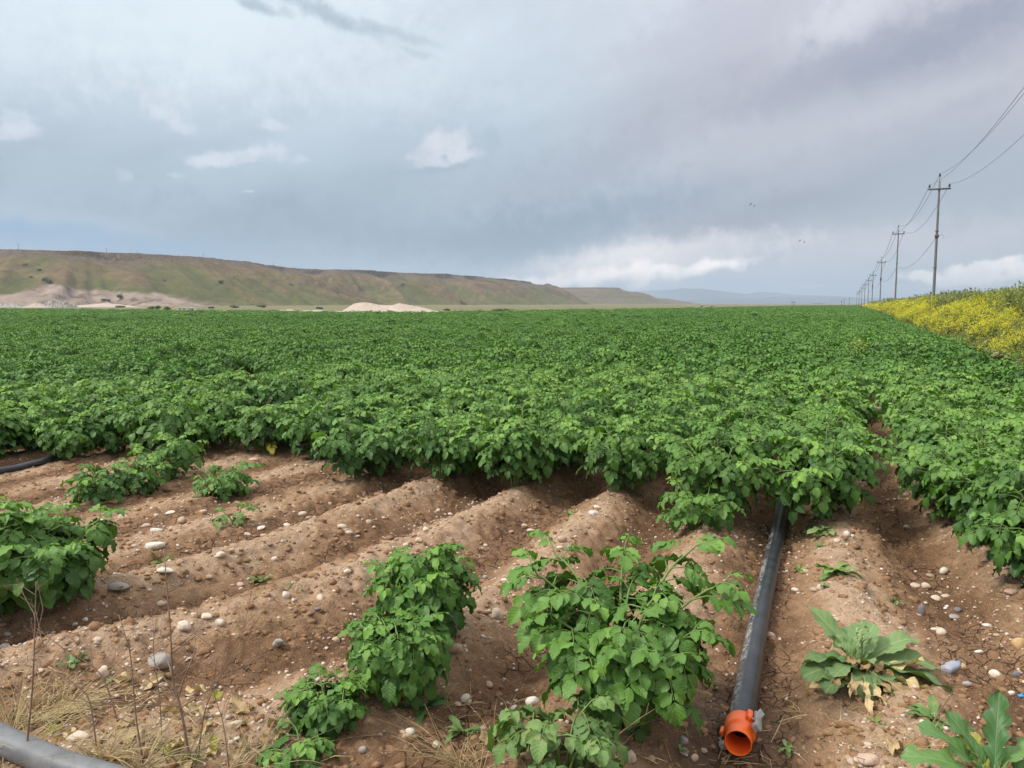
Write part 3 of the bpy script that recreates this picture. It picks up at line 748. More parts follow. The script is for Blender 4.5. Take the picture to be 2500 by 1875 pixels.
heap('gravel_heap', 640, 840, [(640, 762), (680, 757), (705, 755), (730, 758), (790, 757), (840, 763)], 165, 763, 3,
     'low strip of tipped gravel left of the big two-peaked heap', 'gravel heap', M['gravel_pile'], 14, 0.2)
heap('gravel_heap', 520, 600, [(520, 760), (545, 757), (575, 757), (600, 760)], 190, 763, 2.5,
     'flat scatter of pale gravel right of the white shed', 'gravel heap', M['gravel_pile'], 15, 0.2)
heap('gravel_heap', 1040, 1180, [(1040, 762), (1070, 759), (1110, 760), (1180, 763)], 170, 763, 2.5,
     'thin spill of gravel trailing right from the big heap', 'gravel heap', M['gravel_pile'], 16, 0.2)

def build_shed():
    Y = 200; x0, x1 = (438 - CX) / FPX * Y, (488 - CX) / FPX * Y
    root = empty('pump_shed', ((x0 + x1) / 2, Y, 0)); tag(root, 'low white flat-roofed shed at the far edge of the crop', 'shed')
    w = (x1 - x0) / 2; I = np.eye(3)
    mb = MB(); box(mb, (-w * .35, 0, .28), I, (w * .6, 1.2, .30), .05); box(mb, (w * .62, 0, .2), I, (w * .38, 1.0, .22), .05); mb.build('wall', M['white_wall'], root, False)
    mb = MB(); box(mb, (-w * .35, 0, .64), I, (w * .68, 1.35, .05), .2); box(mb, (w * .62, 0, .46), I, (w * .42, 1.1, .035), .2); mb.build('roof', M['white_wall'], root, False)
    for dx in (-.62, -.2, .55):
        mb = MB(); box(mb, (w * dx, -1.2 if dx < .5 else -1.0, .25), I, (w * .08, .03, .12), .1); mb.build('window', M['dark'], root, False)
build_shed()

rng = np.random.default_rng(4)
def leaf_cards(mb, C, N_, size, rng, shade=(0.0, 1.0), tri=False):
    """Small leaf-shaped quads at points C with normals near N_."""
    k = len(C)
    nn = N_ + rng.normal(0, .5, (k, 3)); nn /= np.linalg.norm(nn, axis=1, keepdims=True)
    d = rng.normal(0, 1, (k, 3)); d -= (d * nn).sum(1, keepdims=True) * nn; d /= np.linalg.norm(d, axis=1, keepdims=True)
    e = np.cross(nn, d)
    sz = np.broadcast_to(np.asarray(size), (k,)) * rng.uniform(.7, 1.3, k); sz = sz[:, None]
    v = np.stack([C - d * sz, C + e * sz * .5, C + d * sz, C - e * sz * .5], 1)
    i = np.arange(k)[:, None] * 4
    mb.add(v.reshape(-1, 3), np.concatenate([i, i + 1, i + 2, i + 3], 1), None, np.repeat(rng.uniform(*shade, k), 4))
def shrub(px, py, Y, w, h, label, group=None, z=None, tint=(0.0, 1.0)):
    w *= .72; h *= .72
    x = (px - CX) / FPX * Y
    zz = z if z is not None else 0.0
    root = empty('shrub', (x, Y, zz)); tag(root, label, 'shrub', group)
    mb = MB()
    k = 420
    lob = rng.uniform(-1, 1, (6, 3)) * (w * .34, w * .34, h * .2) + (0, 0, h * .5)
    c = lob[rng.integers(0, 6, k)]
    d = rng.normal(0, 1, (k, 3)); d /= np.linalg.norm(d, axis=1, keepdims=True)
    P = c + d * rng.uniform(.55, 1.05, k)[:, None] * (w * .26, w * .26, h * .34)
    P[:, 2] = np.maximum(P[:, 2], 0.03 * h)
    leaf_cards(mb, P, d, max(w, h) * .075, rng, tint)
    mb.build('foliage', M['shrub'], root, False)
    mb = MB()
    for _ in range(5):
        tp = lob[rng.integers(0, 6)]; tube(mb, [(tp[0] * .2, tp[1] * .2, -.1), tp * .6, tp], [.03 * h, .02 * h, .008 * h], 5)
    mb.build('branches' if False else 'branch', M['twig'], root)
    return root
for (px, w, h, Y, lab) in ((372, 2.6, 1.3, 205, 'low green shrub at the crop edge, leftmost of the clump by the shed'), (392, 3.0, 1.6, 210, 'tallest green shrub of the clump left of the white shed'),
                           (414, 2.6, 1.2, 205, 'rounded green shrub next to the white shed on its left'), (520, 3.2, 1.0, 260, 'flat dark shrub just right of the white shed'),
                           (575, 4.0, 1.2, 290, 'dark shrub between the white shed and the low gravel strip'), (640, 5.0, 1.4, 330, 'dark spreading shrub in front of the spur between the two hills'),
                           (780, 3.2, .9, 230, 'low shrub left behind the big gravel heap'), (1212, 3.0, 1.15, 150, 'bluish green shrub right of the gravel heap, left one of two'),
                           (1236, 2.4, 1.0, 150, 'bluish green shrub right of the gravel heap, right one of two'), (300, 5.0, 1.2, 330, 'dark low shrub on the gravel bank at the quarry'),
                           (1092, 2.2, .7, 180, 'tiny green shrub at the right foot of the big gravel heap')):
    shrub(px, 0, Y, w, h, lab, 'shrubs along the far edge of the field')
def hit(o, px, py):
    me = o.data; bvh = hit.c.get(o.name)
    if bvh is None:
        v = [x.co[:] for x in me.vertices]; bvh = BVHTree.FromPolygons(v, [p.vertices[:] for p in me.polygons]); hit.c[o.name] = bvh
    return bvh.ray_cast(Vector((0, 0, EYE)), ray(px, py).normalized())[0]
hit.c = {}
for (o, px, py, w, h, lab) in ((H1, 545, 692, 6.5, 4.5, 'round dark shrub alone on the middle of the long slope'), (H1, 716, 698, 6, 4, 'dark shrub low on the spur where the two hills meet'),
                               (H1, 118, 688, 7, 5, 'dark shrub at the left end of the brown quarry cut'), (H1, 132, 692, 7, 4.5, 'dark shrub on the quarry cut, right neighbour of the first'), (H1, 109, 660, 5, 3, 'small dark shrub high on the slope above the quarry'),
                               (H1, 85, 679, 4, 3, 'single small shrub left above the quarry'), (H1, 300, 727, 8, 5, 'olive shrub in the middle of the pink quarry face'), (H1, 265, 735, 9, 3, 'flat dark shrub low on the quarry face'),
                               (H1, 70, 648, 7, 2.5, 'dark shrub row high on the far left slope'), (H1, 408, 687, 3, 2.2, 'tiny shrub on the rock ledge above the quarry'),
                               (H2, 850, 699, 8, 6, 'dark shrub under the rock ledge above the gravel heap'), (H2, 856, 727, 5, 4, 'pale brown shrub on the slope left above the gravel heap'), (H2, 985, 697, 6, 4, 'dark shrub on the ledge right above the gravel heap')):
    p = hit(o, px, py)
    if p is not None:
        shrub(px, py, p.y, w, h, lab, 'shrubs on the hillside', z=p.z - .3, tint=(0.0, .5))
# thin poles on the rim of the hill
for i, (px, py, hpx) in enumerate(((60, 612, 15), (272, 617, 9), (345, 619, 4), (445, 627, 4), (505, 631, 11), (673, 652, 8), (860, 660, 5), (1273, 686, 7))):
    D = (45 - EYE) * FPX / (HZ - py) + 9; x = (px - CX) / FPX * D; h = hpx / FPX * D
    mb = MB(); tube(mb, [(0, 0, -2.0), (0, 0, h)], [.16, .12], 6); tube(mb, [(-.9, 0, h * .93), (.9, 0, h * .93)], .08, 4)
    o = mb.build('hill_pole', M['arm'], loc=(x, D, 45.3))
    tag(o, ('thin utility pole on the hill skyline above the far left slope', 'thin utility pole on the skyline, second from the left', 'short thin pole on the skyline, third from the left', 'short faint pole on the skyline, fourth from the left',
            'tall thin pole on the skyline above the middle of the long slope', 'thin pole on the skyline where the two hills meet', 'short thin pole on the skyline above the big gravel heap', 'thin mast at the tip of the long mesa')[i], 'pole', 'thin poles along the hilltop')

# ------------------------------------------------------------------ power line along the bank
PY = [14.0, 62.0, 110.0, 159.0, 207.0, 245.0, 292.0, 345.0, 410.0, 490.0]
PH = [9.6, 10.0, 10.75, 9.35, 8.55, 8.3, 8.2, 7.9, 7.5, 7.4]          # insulator top above eye level
def pole_xy(Y): return 0.421 * Y + 6.84, Y
POLE_LAB = ['grey utility pole beside the viewer, nearest of the line', 'tallest grey utility pole with crossarm, standing in the weeds on the bank', 'second utility pole from the right, in yellow flowers', 'third utility pole from the right along the bank',
            'fourth utility pole from the right with a small box half way', 'fifth utility pole from the right, with a thick crossarm', 'sixth utility pole from the right, far down the line', 'seventh utility pole from the right, small and far',
            'eighth utility pole from the right, very small', 'last visible utility pole of the line at the horizon']
TOPS = []
def build_pole(i):
    Y = PY[i]; x, _ = pole_xy(Y); g = gz(x, Y) if Y < 250 else 1.0
    top = EYE + PH[i]; body = top - .62; arm = top - 1.22
    root = empty('utility_pole', (x, Y, 0)); tag(root, POLE_LAB[i], 'utility pole', 'utility poles along the right-hand bank')
    root.rotation_euler = (0, 0, -math.atan(.421))
    mb = MB(); zs = np.linspace(g - .5, body, 9); tube(mb, [(0, 0, z) for z in zs], np.linspace(.115, .07, 9), 14)
    for z in (g + 3.2, g + 6.0): lathe(mb, [(-.05, .115), (-.05, .13), (.05, .13), (.05, .11)], (0, 0, z), (0.001, 0, 1), 14)
    mb.build('post', M['pole'], root)
    mb = MB(); box(mb, (0, -.12, arm), np.eye(3), (.78, .05, .06), .2); box(mb, (0, -.03, arm), np.eye(3), (.13, .13, .05), .2)
    for sx in (-1, 1): tube(mb, [(sx * .68, -.12, arm + .05), (sx * .68, -.12, arm + .17)], .018, 6)
    tube(mb, [(0, 0, body), (0, 0, top - .25)], .022, 6)
    mb.build('crossarm', M['arm'], root)
    hp = []
    for (sx, yy, z0) in ((-.68, -.12, arm + .14), (.68, -.12, arm + .14), (0, 0, top - .26)):
        mb = MB(); lathe(mb, [(0, .02), (0, .075), (.05, .085), (.06, .05), (.10, .05), (.11, .085), (.15, .08), (.16, .045), (.21, .05), (.235, .035), (.24, .0)], (sx, yy, z0), (0.001, 0, 1), 12)
        mb.build('insulator', M['insul'], root); hp.append((sx, yy, z0 + .20))
    if i in (1, 4, 3):
        mb = MB(); z = g + 5.6
        lathe(mb, [(-.12, .12), (-.12, .15), (.12, .15), (.12, .12)], (0, 0, z), (0.001, 0, 1), 10)
        if i == 1:
            tube(mb, [(.12, -.1, z), (.35, -.12, z + .12), (.5, -.1, z - .05), (.45, -.08, z - .2)], .012, 5)
        else: box(mb, (-.05, -.17, z), np.eye(3), (.14, .1, .28), .2)
        mb.build('bracket', M['bracket'], root)
    ca, sa = math.cos(root.rotation_euler.z), math.sin(root.rotation_euler.z)
    f = lambda p: (x + p[0] * ca - p[1] * sa, Y + p[0] * sa + p[1] * ca, p[2])
    TOPS.append([f(p) for p in hp] + [f((0, -.16, (g + 5.6)))])
for i in range(len(PY)): build_pole(i)
WN = ['left conductor of the power line, strung along the crossarm tips', 'right conductor of the power line, strung along the crossarm tips', 'top conductor of the power line, carried on the pole heads']
for c in range(3):
    mb = MB()
    for i in range(len(PY) - 1):
        a, b = np.array(TOPS[i][c]), np.array(TOPS[i + 1][c]); t = np.linspace(0, 1, 26)[:, None]
        sag = (1.15, 1.35, 1.2)[c] * np.linalg.norm(b - a) / 48
        P = a * (1 - t) + b * t; P[:, 2] -= 4 * sag * (t * (1 - t))[:, 0]
        tube(mb, P, .011 + .006 * min(i, 4), 4, cap=False)
    o = mb.build('power_wire', M['wire']); tag(o, WN[c], 'wire', 'wires of the power line')
mb = MB()
for i in range(1, 5):
    a, b = np.array(TOPS[i][3]), np.array(TOPS[i + 1][3]); t = np.linspace(0, 1, 26)[:, None]
    P = a * (1 - t) + b * t; P[:, 2] -= 4 * 1.1 * (t * (1 - t))[:, 0]; tube(mb, P, .012 + .005 * i, 4, cap=False)
o = mb.build('power_wire', M['wire']); tag(o, 'lowest sagging cable, fixed half way up the tallest pole', 'wire', 'wires of the power line')

# ------------------------------------------------------------------ birds
def bird(px, py, Y, span, roll, head, label):
    c = at_depth(px, py, Y); mb = MB(); s = span / 2
    P = [(-.30 * s, 0, 0), (-.2 * s, 0, .01 * s), (0, 0, .03 * s), (.25 * s, 0, .03 * s), (.36 * s, 0, .02 * s), (.46 * s, 0, 0)]
    tube(mb, P, np.array([.03, .06, .10, .09, .055, .01]) * s, 8)
    for sg in (-1, 1):
        pr = [(.16 * s, sg * .05 * s, .04 * s), (.26 * s, sg * .4 * s, .2 * s), (.10 * s, sg * s, .12 * s)]
        bk = [(-.12 * s, sg * .05 * s, .03 * s), (-.06 * s, sg * .42 * s, .17 * s), (.02 * s, sg * .96 * s, .11 * s)]
        v = []
        for a, b in zip(pr, bk): v += [a, b, (a[0], a[1], a[2] - .012 * s), (b[0], b[1], b[2] - .012 * s)]
        f = []
        for k in range(2):
            o_ = 4 * k; f += [(o_, o_ + 4, o_ + 5, o_ + 1), (o_ + 2, o_ + 3, o_ + 7, o_ + 6), (o_, o_ + 2, o_ + 6, o_ + 4), (o_ + 1, o_ + 5, o_ + 7, o_ + 3)]
        f.append((8, 10, 11, 9)); mb.add(v, f)
    mb.add([(-.28 * s, -.04 * s, 0), (-.28 * s, .04 * s, 0), (-.55 * s, .10 * s, .01 * s), (-.55 * s, -.10 * s, .01 * s)], [(0, 1, 2, 3)])
    o = mb.build('bird', M['bird'], loc=c); o.rotation_euler = (R(roll), R(5), R(head)); tag(o, label, 'bird', 'birds in flight')
bird(1833, 499, 90, .55, 30, 200, 'dark bird in flight, left one of the higher pair')
bird(1842, 503, 92, .45, -45, 150, 'dark bird in flight, right one of the higher pair')
bird(1953, 588, 100, .55, 25, 190, 'dark bird in flight, left one of the lower pair')
bird(1964, 591, 103, .5, -50, 140, 'dark bird in flight, right one of the lower pair')
# ------------------------------------------------------------------ leaves
def width_profile(t, p=0.62, q=0.72):
    w = np.maximum(t, 0) ** p * np.maximum(1 - t, 0) ** q
    tm = p / (p + q); w = w / (tm ** p * (1 - tm) ** q)
    return np.maximum(w, 0.03)
def leaflets(mb, O, D, N_, L, Wd, droop, fold, shade, ns=6, nc=5, rng=None, p=.62, q=.72, ruffle=.115, serr=0.0, nser=9):
    """Many leaf blades at once. O origins, D length directions, N_ upward normals (k x 3); L, Wd, droop, fold (k)."""
    k = len(O); O = np.asarray(O, float)
    D = D / np.linalg.norm(D, axis=1, keepdims=True)
    N_ = N_ - (N_ * D).sum(1, keepdims=True) * D; N_ /= np.linalg.norm(N_, axis=1, keepdims=True) + 1e-9
    X = np.cross(D, N_)
    t = np.linspace(0, 1, ns); xs = np.linspace(-1, 1, nc)
    w = width_profile(t, p, q)
    dr = np.asarray(droop)[:, None]; th = dr * t[None]                         # bends evenly along a circular arc
    L_ = np.asarray(L)[:, None]
    safe = np.where(np.abs(dr) < 1e-3, 1e-3, dr); th = safe * t[None]
    yy = L_ * np.sin(th) / safe; zz = -L_ * (1 - np.cos(th)) / safe
    nx, nz = np.sin(th), np.cos(th)                                            # local normal turned with the bend
    hw = 0.5 * np.asarray(Wd)[:, None, None] * w[None, :, None]
    if serr:
        ph = rng.uniform(0, 6, (k, 1, 1)); hw = hw * (1 + serr * np.sin(t[None, :, None] * nser * 6.28 + ph) * np.abs(xs)[None, None] ** 2 + serr * .5 * np.sin(t[None, :, None] * nser * 2.3 * 6.28) * np.abs(xs)[None, None] ** 3)
    lx = hw * xs[None, None]
    up = np.asarray(fold)[:, None, None] * np.abs(lx) - 0.9 * lx ** 2 / (np.asarray(Wd)[:, None, None] + 1e-6) * np.asarray(fold)[:, None, None]
    if rng is not None and ruffle:
        ph = rng.uniform(0, 6.28, (k, 1, 1)); fr = rng.uniform(1.6, 3.0, (k, 1, 1))
        up = up + ruffle * np.asarray(Wd)[:, None, None] * np.sin(t[None, :, None] * fr * 6.28 + ph + xs[None, None] * 1.3) * np.abs(xs)[None, None] ** 1.5
    a = yy[:, :, None] + up * nx[:, :, None]; b = zz[:, :, None] + up * nz[:, :, None]
    V = O[:, None, None] + a[..., None] * D[:, None, None] + b[..., None] * N_[:, None, None] + lx[..., None] * X[:, None, None]
    lc = np.zeros((k, ns, nc, 3)); lc[..., 0] = xs[None, None]; lc[..., 1] = t[None, :, None]
    i = np.arange(ns - 1)[:, None] * nc; j = np.arange(nc - 1)[None]
    f = np.stack([i + j, i + j + 1, i + nc + j + 1, i + nc + j], -1).reshape(-1, 4)
    F = (f[None] + (np.arange(k) * ns * nc)[:, None, None]).reshape(-1, 4)
    mb.add(V.reshape(-1, 3), F, None, np.repeat(np.asarray(shade), ns * nc), lc.reshape(-1, 3))

def norm(v): return v / (np.linalg.norm(v) + 1e-9)
UP = np.array([0, 0, 1.0])
def potato(seed, H=.42, Rd=.30, nstem=6, nleaf=9, rl=.20, ll=.085, ns=6, nc=5, lean=(0, 0), stems=None, tstart=.22, pairs=3, open_=0.0, shade0=0.0):
    """A potato haulm: arching stems carrying drooping compound leaves. Returns (foliage MB, stem MB)."""
    g = np.random.default_rng(seed); F, S = MB(), MB()
    O, D, N_, L, Wd, Dr, Fo, Sh = [], [], [], [], [], [], [], []
    specs = stems
    if specs is None:
        specs = []
        for k in range(nstem):
            a = 2 * math.pi * (k + g.uniform(-.3, .3)) / nstem
            rad = (0.35 if k % 3 == 0 else 1.0) * Rd * g.uniform(.7, 1.05)
            specs.append((a, rad, H * g.uniform(.82, 1.05) * (1.06 if k % 3 == 0 else .9)))
    for (a, rad, h) in specs:
        er = np.array([math.cos(a), math.sin(a), 0])
        tt = np.linspace(0, 1, 9)
        bend = g.uniform(-.15, .15)
        et = np.array([-er[1], er[0], 0])
        P = (er[None] * (.02 + rad * tt[:, None] ** 1.35) + et[None] * (rad * bend * tt[:, None] ** 2) + UP[None] * (h * np.sin(tt * 1.45)[:, None] / math.sin(1.45))
             + np.array([lean[0], lean[1], 0])[None] * (tt[:, None] ** 1.5))
        tube(S, P, np.linspace(.0085, .004, 9) * (h / .42 * .4 + .6), 5, g.uniform(.3, .7), cap=False)
        ph = g.uniform(0, 6.28)
        nl = nleaf + int(g.integers(-1, 2))
        for q in range(nl):
            t = tstart + (1 - tstart) * max(0.0, (q + g.uniform(-.3, .3)) / (nl - 1)) ** .78; t = min(max(t, .08), 1.0)
            o = np.array([np.interp(t, tt, P[:, c]) for c in range(3)])
            ph += 2.4 + g.uniform(-.3, .3)
            out = np.array([o[0] - lean[0] * t, o[1] - lean[1] * t, 0]); out = norm(out + 1e-4) * min(1, np.linalg.norm(out) / (.4 * Rd))
            dr = norm(np.array([math.cos(ph), math.sin(ph), 0]) + out * .85)
            el = g.uniform(.1, .5) + .55 * (t > .9)
            size = (1.0 - .34 * t ** 3) * g.uniform(.85, 1.15) * (.8 + .3 * (t > .3))
            length = rl * size
            curve = g.uniform(.75, 1.35)
            npts = 7; cur = o.copy(); pts = [cur.copy()]; dirs = []
            for s_ in range(npts - 1):
                e = el - curve * (s_ / (npts - 2)) ; dv = dr * math.cos(e) + UP * math.sin(e)
                dirs.append(dv); cur = cur + dv * length / (npts - 1); pts.append(cur.copy())
            pts = np.array(pts); dirs = np.array(dirs + [dirs[-1]])
            tube(S, pts[::2], np.array([.0035, .003, .0024, .0015]), 4, .7, cap=False)
            young = t > .9
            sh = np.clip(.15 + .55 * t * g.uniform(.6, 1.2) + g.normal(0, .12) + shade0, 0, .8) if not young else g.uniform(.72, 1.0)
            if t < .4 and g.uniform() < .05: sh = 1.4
            roll = g.uniform(-.35, .35)
            np_ = pairs if size > .7 else max(2, pairs - 1)
            fr = np.linspace(.42, .86, np_)
            items = [(1.0, 0.0, 1.18)]
            for z_, f_ in enumerate(fr):
                sc = (.72, .95, 1.0, 1.0)[z_ + (4 - np_ if np_ < 4 else 0)] if np_ <= 4 else 1
                items += [(f_, 1.0, sc), (f_ + g.uniform(-.03, .03), -1.0, sc)]
            for (f_, sd, sc) in items:
                idx = f_ * (npts - 1); i0 = int(min(idx, npts - 2)); w_ = idx - i0
                po = pts[i0] * (1 - w_) + pts[i0 + 1] * w_; dv = norm(dirs[i0])
                side = norm(np.cross(dv, UP)); nrm = norm(np.cross(side, dv))
                side = side * math.cos(roll) + nrm * math.sin(roll); nrm = norm(np.cross(side, dv))
                ang = sd * g.uniform(.85, 1.25)
                d = dv * math.cos(ang) + side * math.sin(ang) - UP * g.uniform(.05, .35) if sd else dv - UP * g.uniform(0, .25)
                d = norm(d)
                O.append(po + d * .006); D.append(d); N_.append(nrm + g.normal(0, .16, 3)); s2 = ll * size * sc * g.uniform(.85, 1.12)
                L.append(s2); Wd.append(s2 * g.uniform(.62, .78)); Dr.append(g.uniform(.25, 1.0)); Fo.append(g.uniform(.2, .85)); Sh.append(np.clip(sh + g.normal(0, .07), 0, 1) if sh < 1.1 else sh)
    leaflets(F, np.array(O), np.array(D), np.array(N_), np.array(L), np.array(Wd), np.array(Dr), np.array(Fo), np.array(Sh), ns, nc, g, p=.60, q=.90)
    return F, S

# ------------------------------------------------------------------ crop rows
FRONT = [(-600, 1140), (0, 1135), (160, 1112), (300, 1112), (420, 1115), (560, 1110), (700, 1092), (780, 1115), (850, 1170), (990, 1180), (1100, 1188), (1250, 1205), (1480, 1210), (1580, 1235), (1680, 1262),
         (1790, 1295), (1880, 1300), (2010, 1292), (2110, 1260), (2180, 1215), (2260, 1270), (2400, 1400), (2520, 1470), (3200, 1700)]
fx, fy = [p[0] for p in FRONT], [p[1] for p in FRONT]
KMAX = 3
rows = {}
cr = np.random.default_rng(12)
def row_offset(k): return .07 if k == 1 else (-.05 if k == 0 else 0.0)
for k in range(-330, KMAX + 1):
    v = V0 + k * PITCHX + row_offset(k)
    ys = np.arange(2.0, 40, .05); xs = np.array([float(row_x(np.array(v), np.array(y))) for y in ys]) if k > -45 else None
    if xs is not None:
        px, py = project((xs, ys, np.full_like(ys, .05)))
        ok = py < np.interp(px, fx, fy)
        y0 = ys[np.argmax(ok)] if ok.any() else 40
    else: y0 = -(v) / (TR + .8) if v < 0 else 5
    rows[k] = (v, y0)
PTS = []                     # (x, y, k, order in row)
for k, (v, y0) in rows.items():
    y = y0 + .10; n = 0
    while True:
        sp = (.30 if y < 60 else .62) * cr.uniform(.8, 1.2)
        yy = y
        if yy < 20: x = float(row_x(np.array(v), np.array(yy))) - row_offset(k) * min(1, max(0, (yy - 8.5) / 3))
        else: x = v - row_offset(k) + TR * yy
        if yy > 475: break
        if x < .95 * yy + 1.0 and x > -.86 * yy - 1.5 and yy < float(edge_y(np.array(x), np.array(yy))):
            gap = vnoise(x * .9, yy * .38, 61) > .76 and yy > 9
            if not gap: PTS.append((x + cr.normal(0, .035), yy, k, n))
        y += sp; n += 1
PTS = np.array(PTS)
dist = np.hypot(PTS[:, 0], PTS[:, 1])
inview = (np.abs(PTS[:, 0]) < .70 * PTS[:, 1] + .9 * np.clip((6 - PTS[:, 1]) / 3, 0, 1))
order = np.argsort(dist + 1000 * ~inview)
NIND = 284
ind = np.zeros(len(PTS), bool); ind[order[:NIND]] = True
print('plants', len(PTS), 'individual to', dist[ind].max())

PROT = []
for i in range(6):
    f, s = potato(100 + i, H=cr.uniform(.40, .47), Rd=.29, nstem=7, nleaf=12, ns=6, nc=5, ll=.062, rl=.165)
    PROT.append((f.mesh('foliage', M['leaf']), s.mesh('stem', M['stem'])))
PMID = []
for i in range(6):
    f, s = potato(140 + i, H=cr.uniform(.38, .46), Rd=.30, nstem=7, nleaf=11, ns=5, nc=3, ll=.072, rl=.18)
    PMID.append((f.mesh('foliage', M['leaf']), s.mesh('stem', M['stem'])))
PFAR = []
for i in range(5):
    f, s = potato(180 + i, H=cr.uniform(.38, .46), Rd=.31, nstem=7, nleaf=8, ns=3, nc=3, ll=.096, pairs=2)
    PFAR.append(f.mesh('foliage', M['leaf_far']))

ORD = ['', '', 'second ', 'third ', 'fourth ', 'fifth ', 'sixth ', 'seventh ', 'eighth ', 'ninth ', 'tenth ', 'eleventh ', 'twelfth ']
def row_name(k):
    if k >= 0: return '%srow right of the black pipe' % ORD[k + 1] if k else 'row just right of the black pipe'
    n = -k
    if n == 1: return 'row just left of the black pipe'
    return '%srow left of the black pipe' % ORD[n] if n <= 12 else 'rows at the far left'
front_seen = {}
FAR_ROOTS = []
for i in np.argsort(dist):
    if not ind[i]: continue
    x, y, k, n = PTS[i]; k = int(k)
    root = empty('potato_plant', (x, y, gz(x, y) - .01), cr.uniform(0, 6.28))
    s = cr.uniform(.84, 1.2); s *= 1.06 if dist[i] < 7 else 1.0
    root.scale = (s, s, s * cr.uniform(.92, 1.08))
    root.rotation_euler.x = cr.normal(0, .06); root.rotation_euler.y = cr.normal(0, .06)
    protos = PROT if dist[i] < 8.2 else PMID
    fm, sm = protos[int(cr.integers(0, len(protos)))]
    link('foliage', fm, root); link('stem', sm, root)
    rn = row_name(k)
    c = front_seen.get(rn, 0); front_seen[rn] = c + 1
    if c == 0 and k > -13: tag(root, 'leafy potato plant at the near end of the ' + rn, 'potato plant', 'potato plants in the crop rows')
    elif c == 1 and k > -13: tag(root, 'second potato plant from the near end of the ' + rn, 'potato plant', 'potato plants in the crop rows')
    else: tag(root, 'dense green potato plant further along the ' + rn, 'potato plant', 'potato plants further along the ' + rn)

# the far crop: one object whose points carry plants
def scatter(name, pts, rot, scl, idx, protos, mat, label, cat):
    me = bpy.data.meshes.new(name); n = len(pts)
    me.vertices.add(n); me.vertices.foreach_set('co', np.asarray(pts, np.float32).ravel())
    for nm, typ, key, arr in (('rot', 'FLOAT_VECTOR', 'vector', rot), ('scl', 'FLOAT_VECTOR', 'vector', scl), ('idx', 'INT', 'value', idx)):
        a = me.attributes.new(nm, typ, 'POINT'); a.data.foreach_set(key, np.asarray(arr, np.int32 if typ == 'INT' else np.float32).ravel())
    me.update(); me.materials.append(mat)
    o = link(name, me); stuff(o, label, cat)
    ng = bpy.data.node_groups.new(name, 'GeometryNodeTree')
    ng.interface.new_socket('Geometry', in_out='INPUT', socket_type='NodeSocketGeometry'); ng.interface.new_socket('Geometry', in_out='OUTPUT', socket_type='NodeSocketGeometry')
    N_ = ng.nodes; Lk = ng.links
    gi, go = N_.new('NodeGroupInput'), N_.new('NodeGroupOutput')
    iop = N_.new('GeometryNodeInstanceOnPoints'); iop.inputs['Pick Instance'].default_value = True
    Lk.new(gi.outputs[0], iop.inputs['Points'])
    j = N_.new('GeometryNodeGeometryToInstance')
    for pr in protos:
        oi = N_.new('GeometryNodeObjectInfo'); oi.transform_space = 'ORIGINAL'; oi.inputs['Object'].default_value = pr
        Lk.new(oi.outputs['Geometry'], j.inputs[0])
    Lk.new(j.outputs[0], iop.inputs['Instance'])
    for nm, dt, sock in (('rot', 'FLOAT_VECTOR', 'Rotation'), ('scl', 'FLOAT_VECTOR', 'Scale'), ('idx', 'INT', 'Instance Index')):
        na = N_.new('GeometryNodeInputNamedAttribute'); na.data_type = dt; na.inputs['Name'].default_value = nm
        src = na.outputs['Attribute']
        if sock == 'Rotation':
            e2r = N_.new('FunctionNodeEulerToRotation'); Lk.new(src, e2r.inputs[0]); src = e2r.outputs[0]
        Lk.new(src, iop.inputs[sock])
    Lk.new(iop.outputs[0], go.inputs[0])
    mod = o.modifiers.new('scatter', 'NODES'); mod.node_group = ng
    return o
# five plants in the middle of the crop carry the simpler meshes that the far crop repeats
mid = [i for i in np.argsort(dist) if not ind[i] and abs(PTS[i, 0] / PTS[i, 1]) < .5][:5]
FARP = []
for q, i in enumerate(mid):
    x, y, k, n = PTS[i]
    root = empty('potato_plant', (x, y, gz(x, y)), cr.uniform(0, 6.28)); ind[i] = True
    rn = row_name(int(k))
    tag(root, 'dense green potato plant further along the ' + rn, 'potato plant', 'potato plants further along the ' + rn)
    FARP.append(link('foliage', PFAR[q], root))
FP = PTS[~ind]; nf = len(FP)
fz = ground(FP[:, 0], FP[:, 1], False)
fd = np.hypot(FP[:, 0], FP[:, 1])
sc = cr.uniform(.78, 1.28, nf) * (1 + .20 * vnoise(FP[:, 0] * .8, FP[:, 1] * .5, 44) + .12 * vnoise(FP[:, 0] * .15, FP[:, 1] * .15, 45)) * np.where(fd > 60, 1.12, 1.0)
wide = np.where(FP[:, 1] > 60, 1.2, .88)
scatter('potato_crop', np.stack([FP[:, 0], FP[:, 1], fz], -1), np.stack([cr.normal(0, .07, nf), cr.normal(0, .07, nf), cr.uniform(0, 6.28, nf)], -1),
        np.stack([sc * wide, sc * wide, sc], -1), cr.integers(0, 5, nf), FARP, M['leaf_far'], 'wide green potato crop stretching back to the hills', 'potato crop')

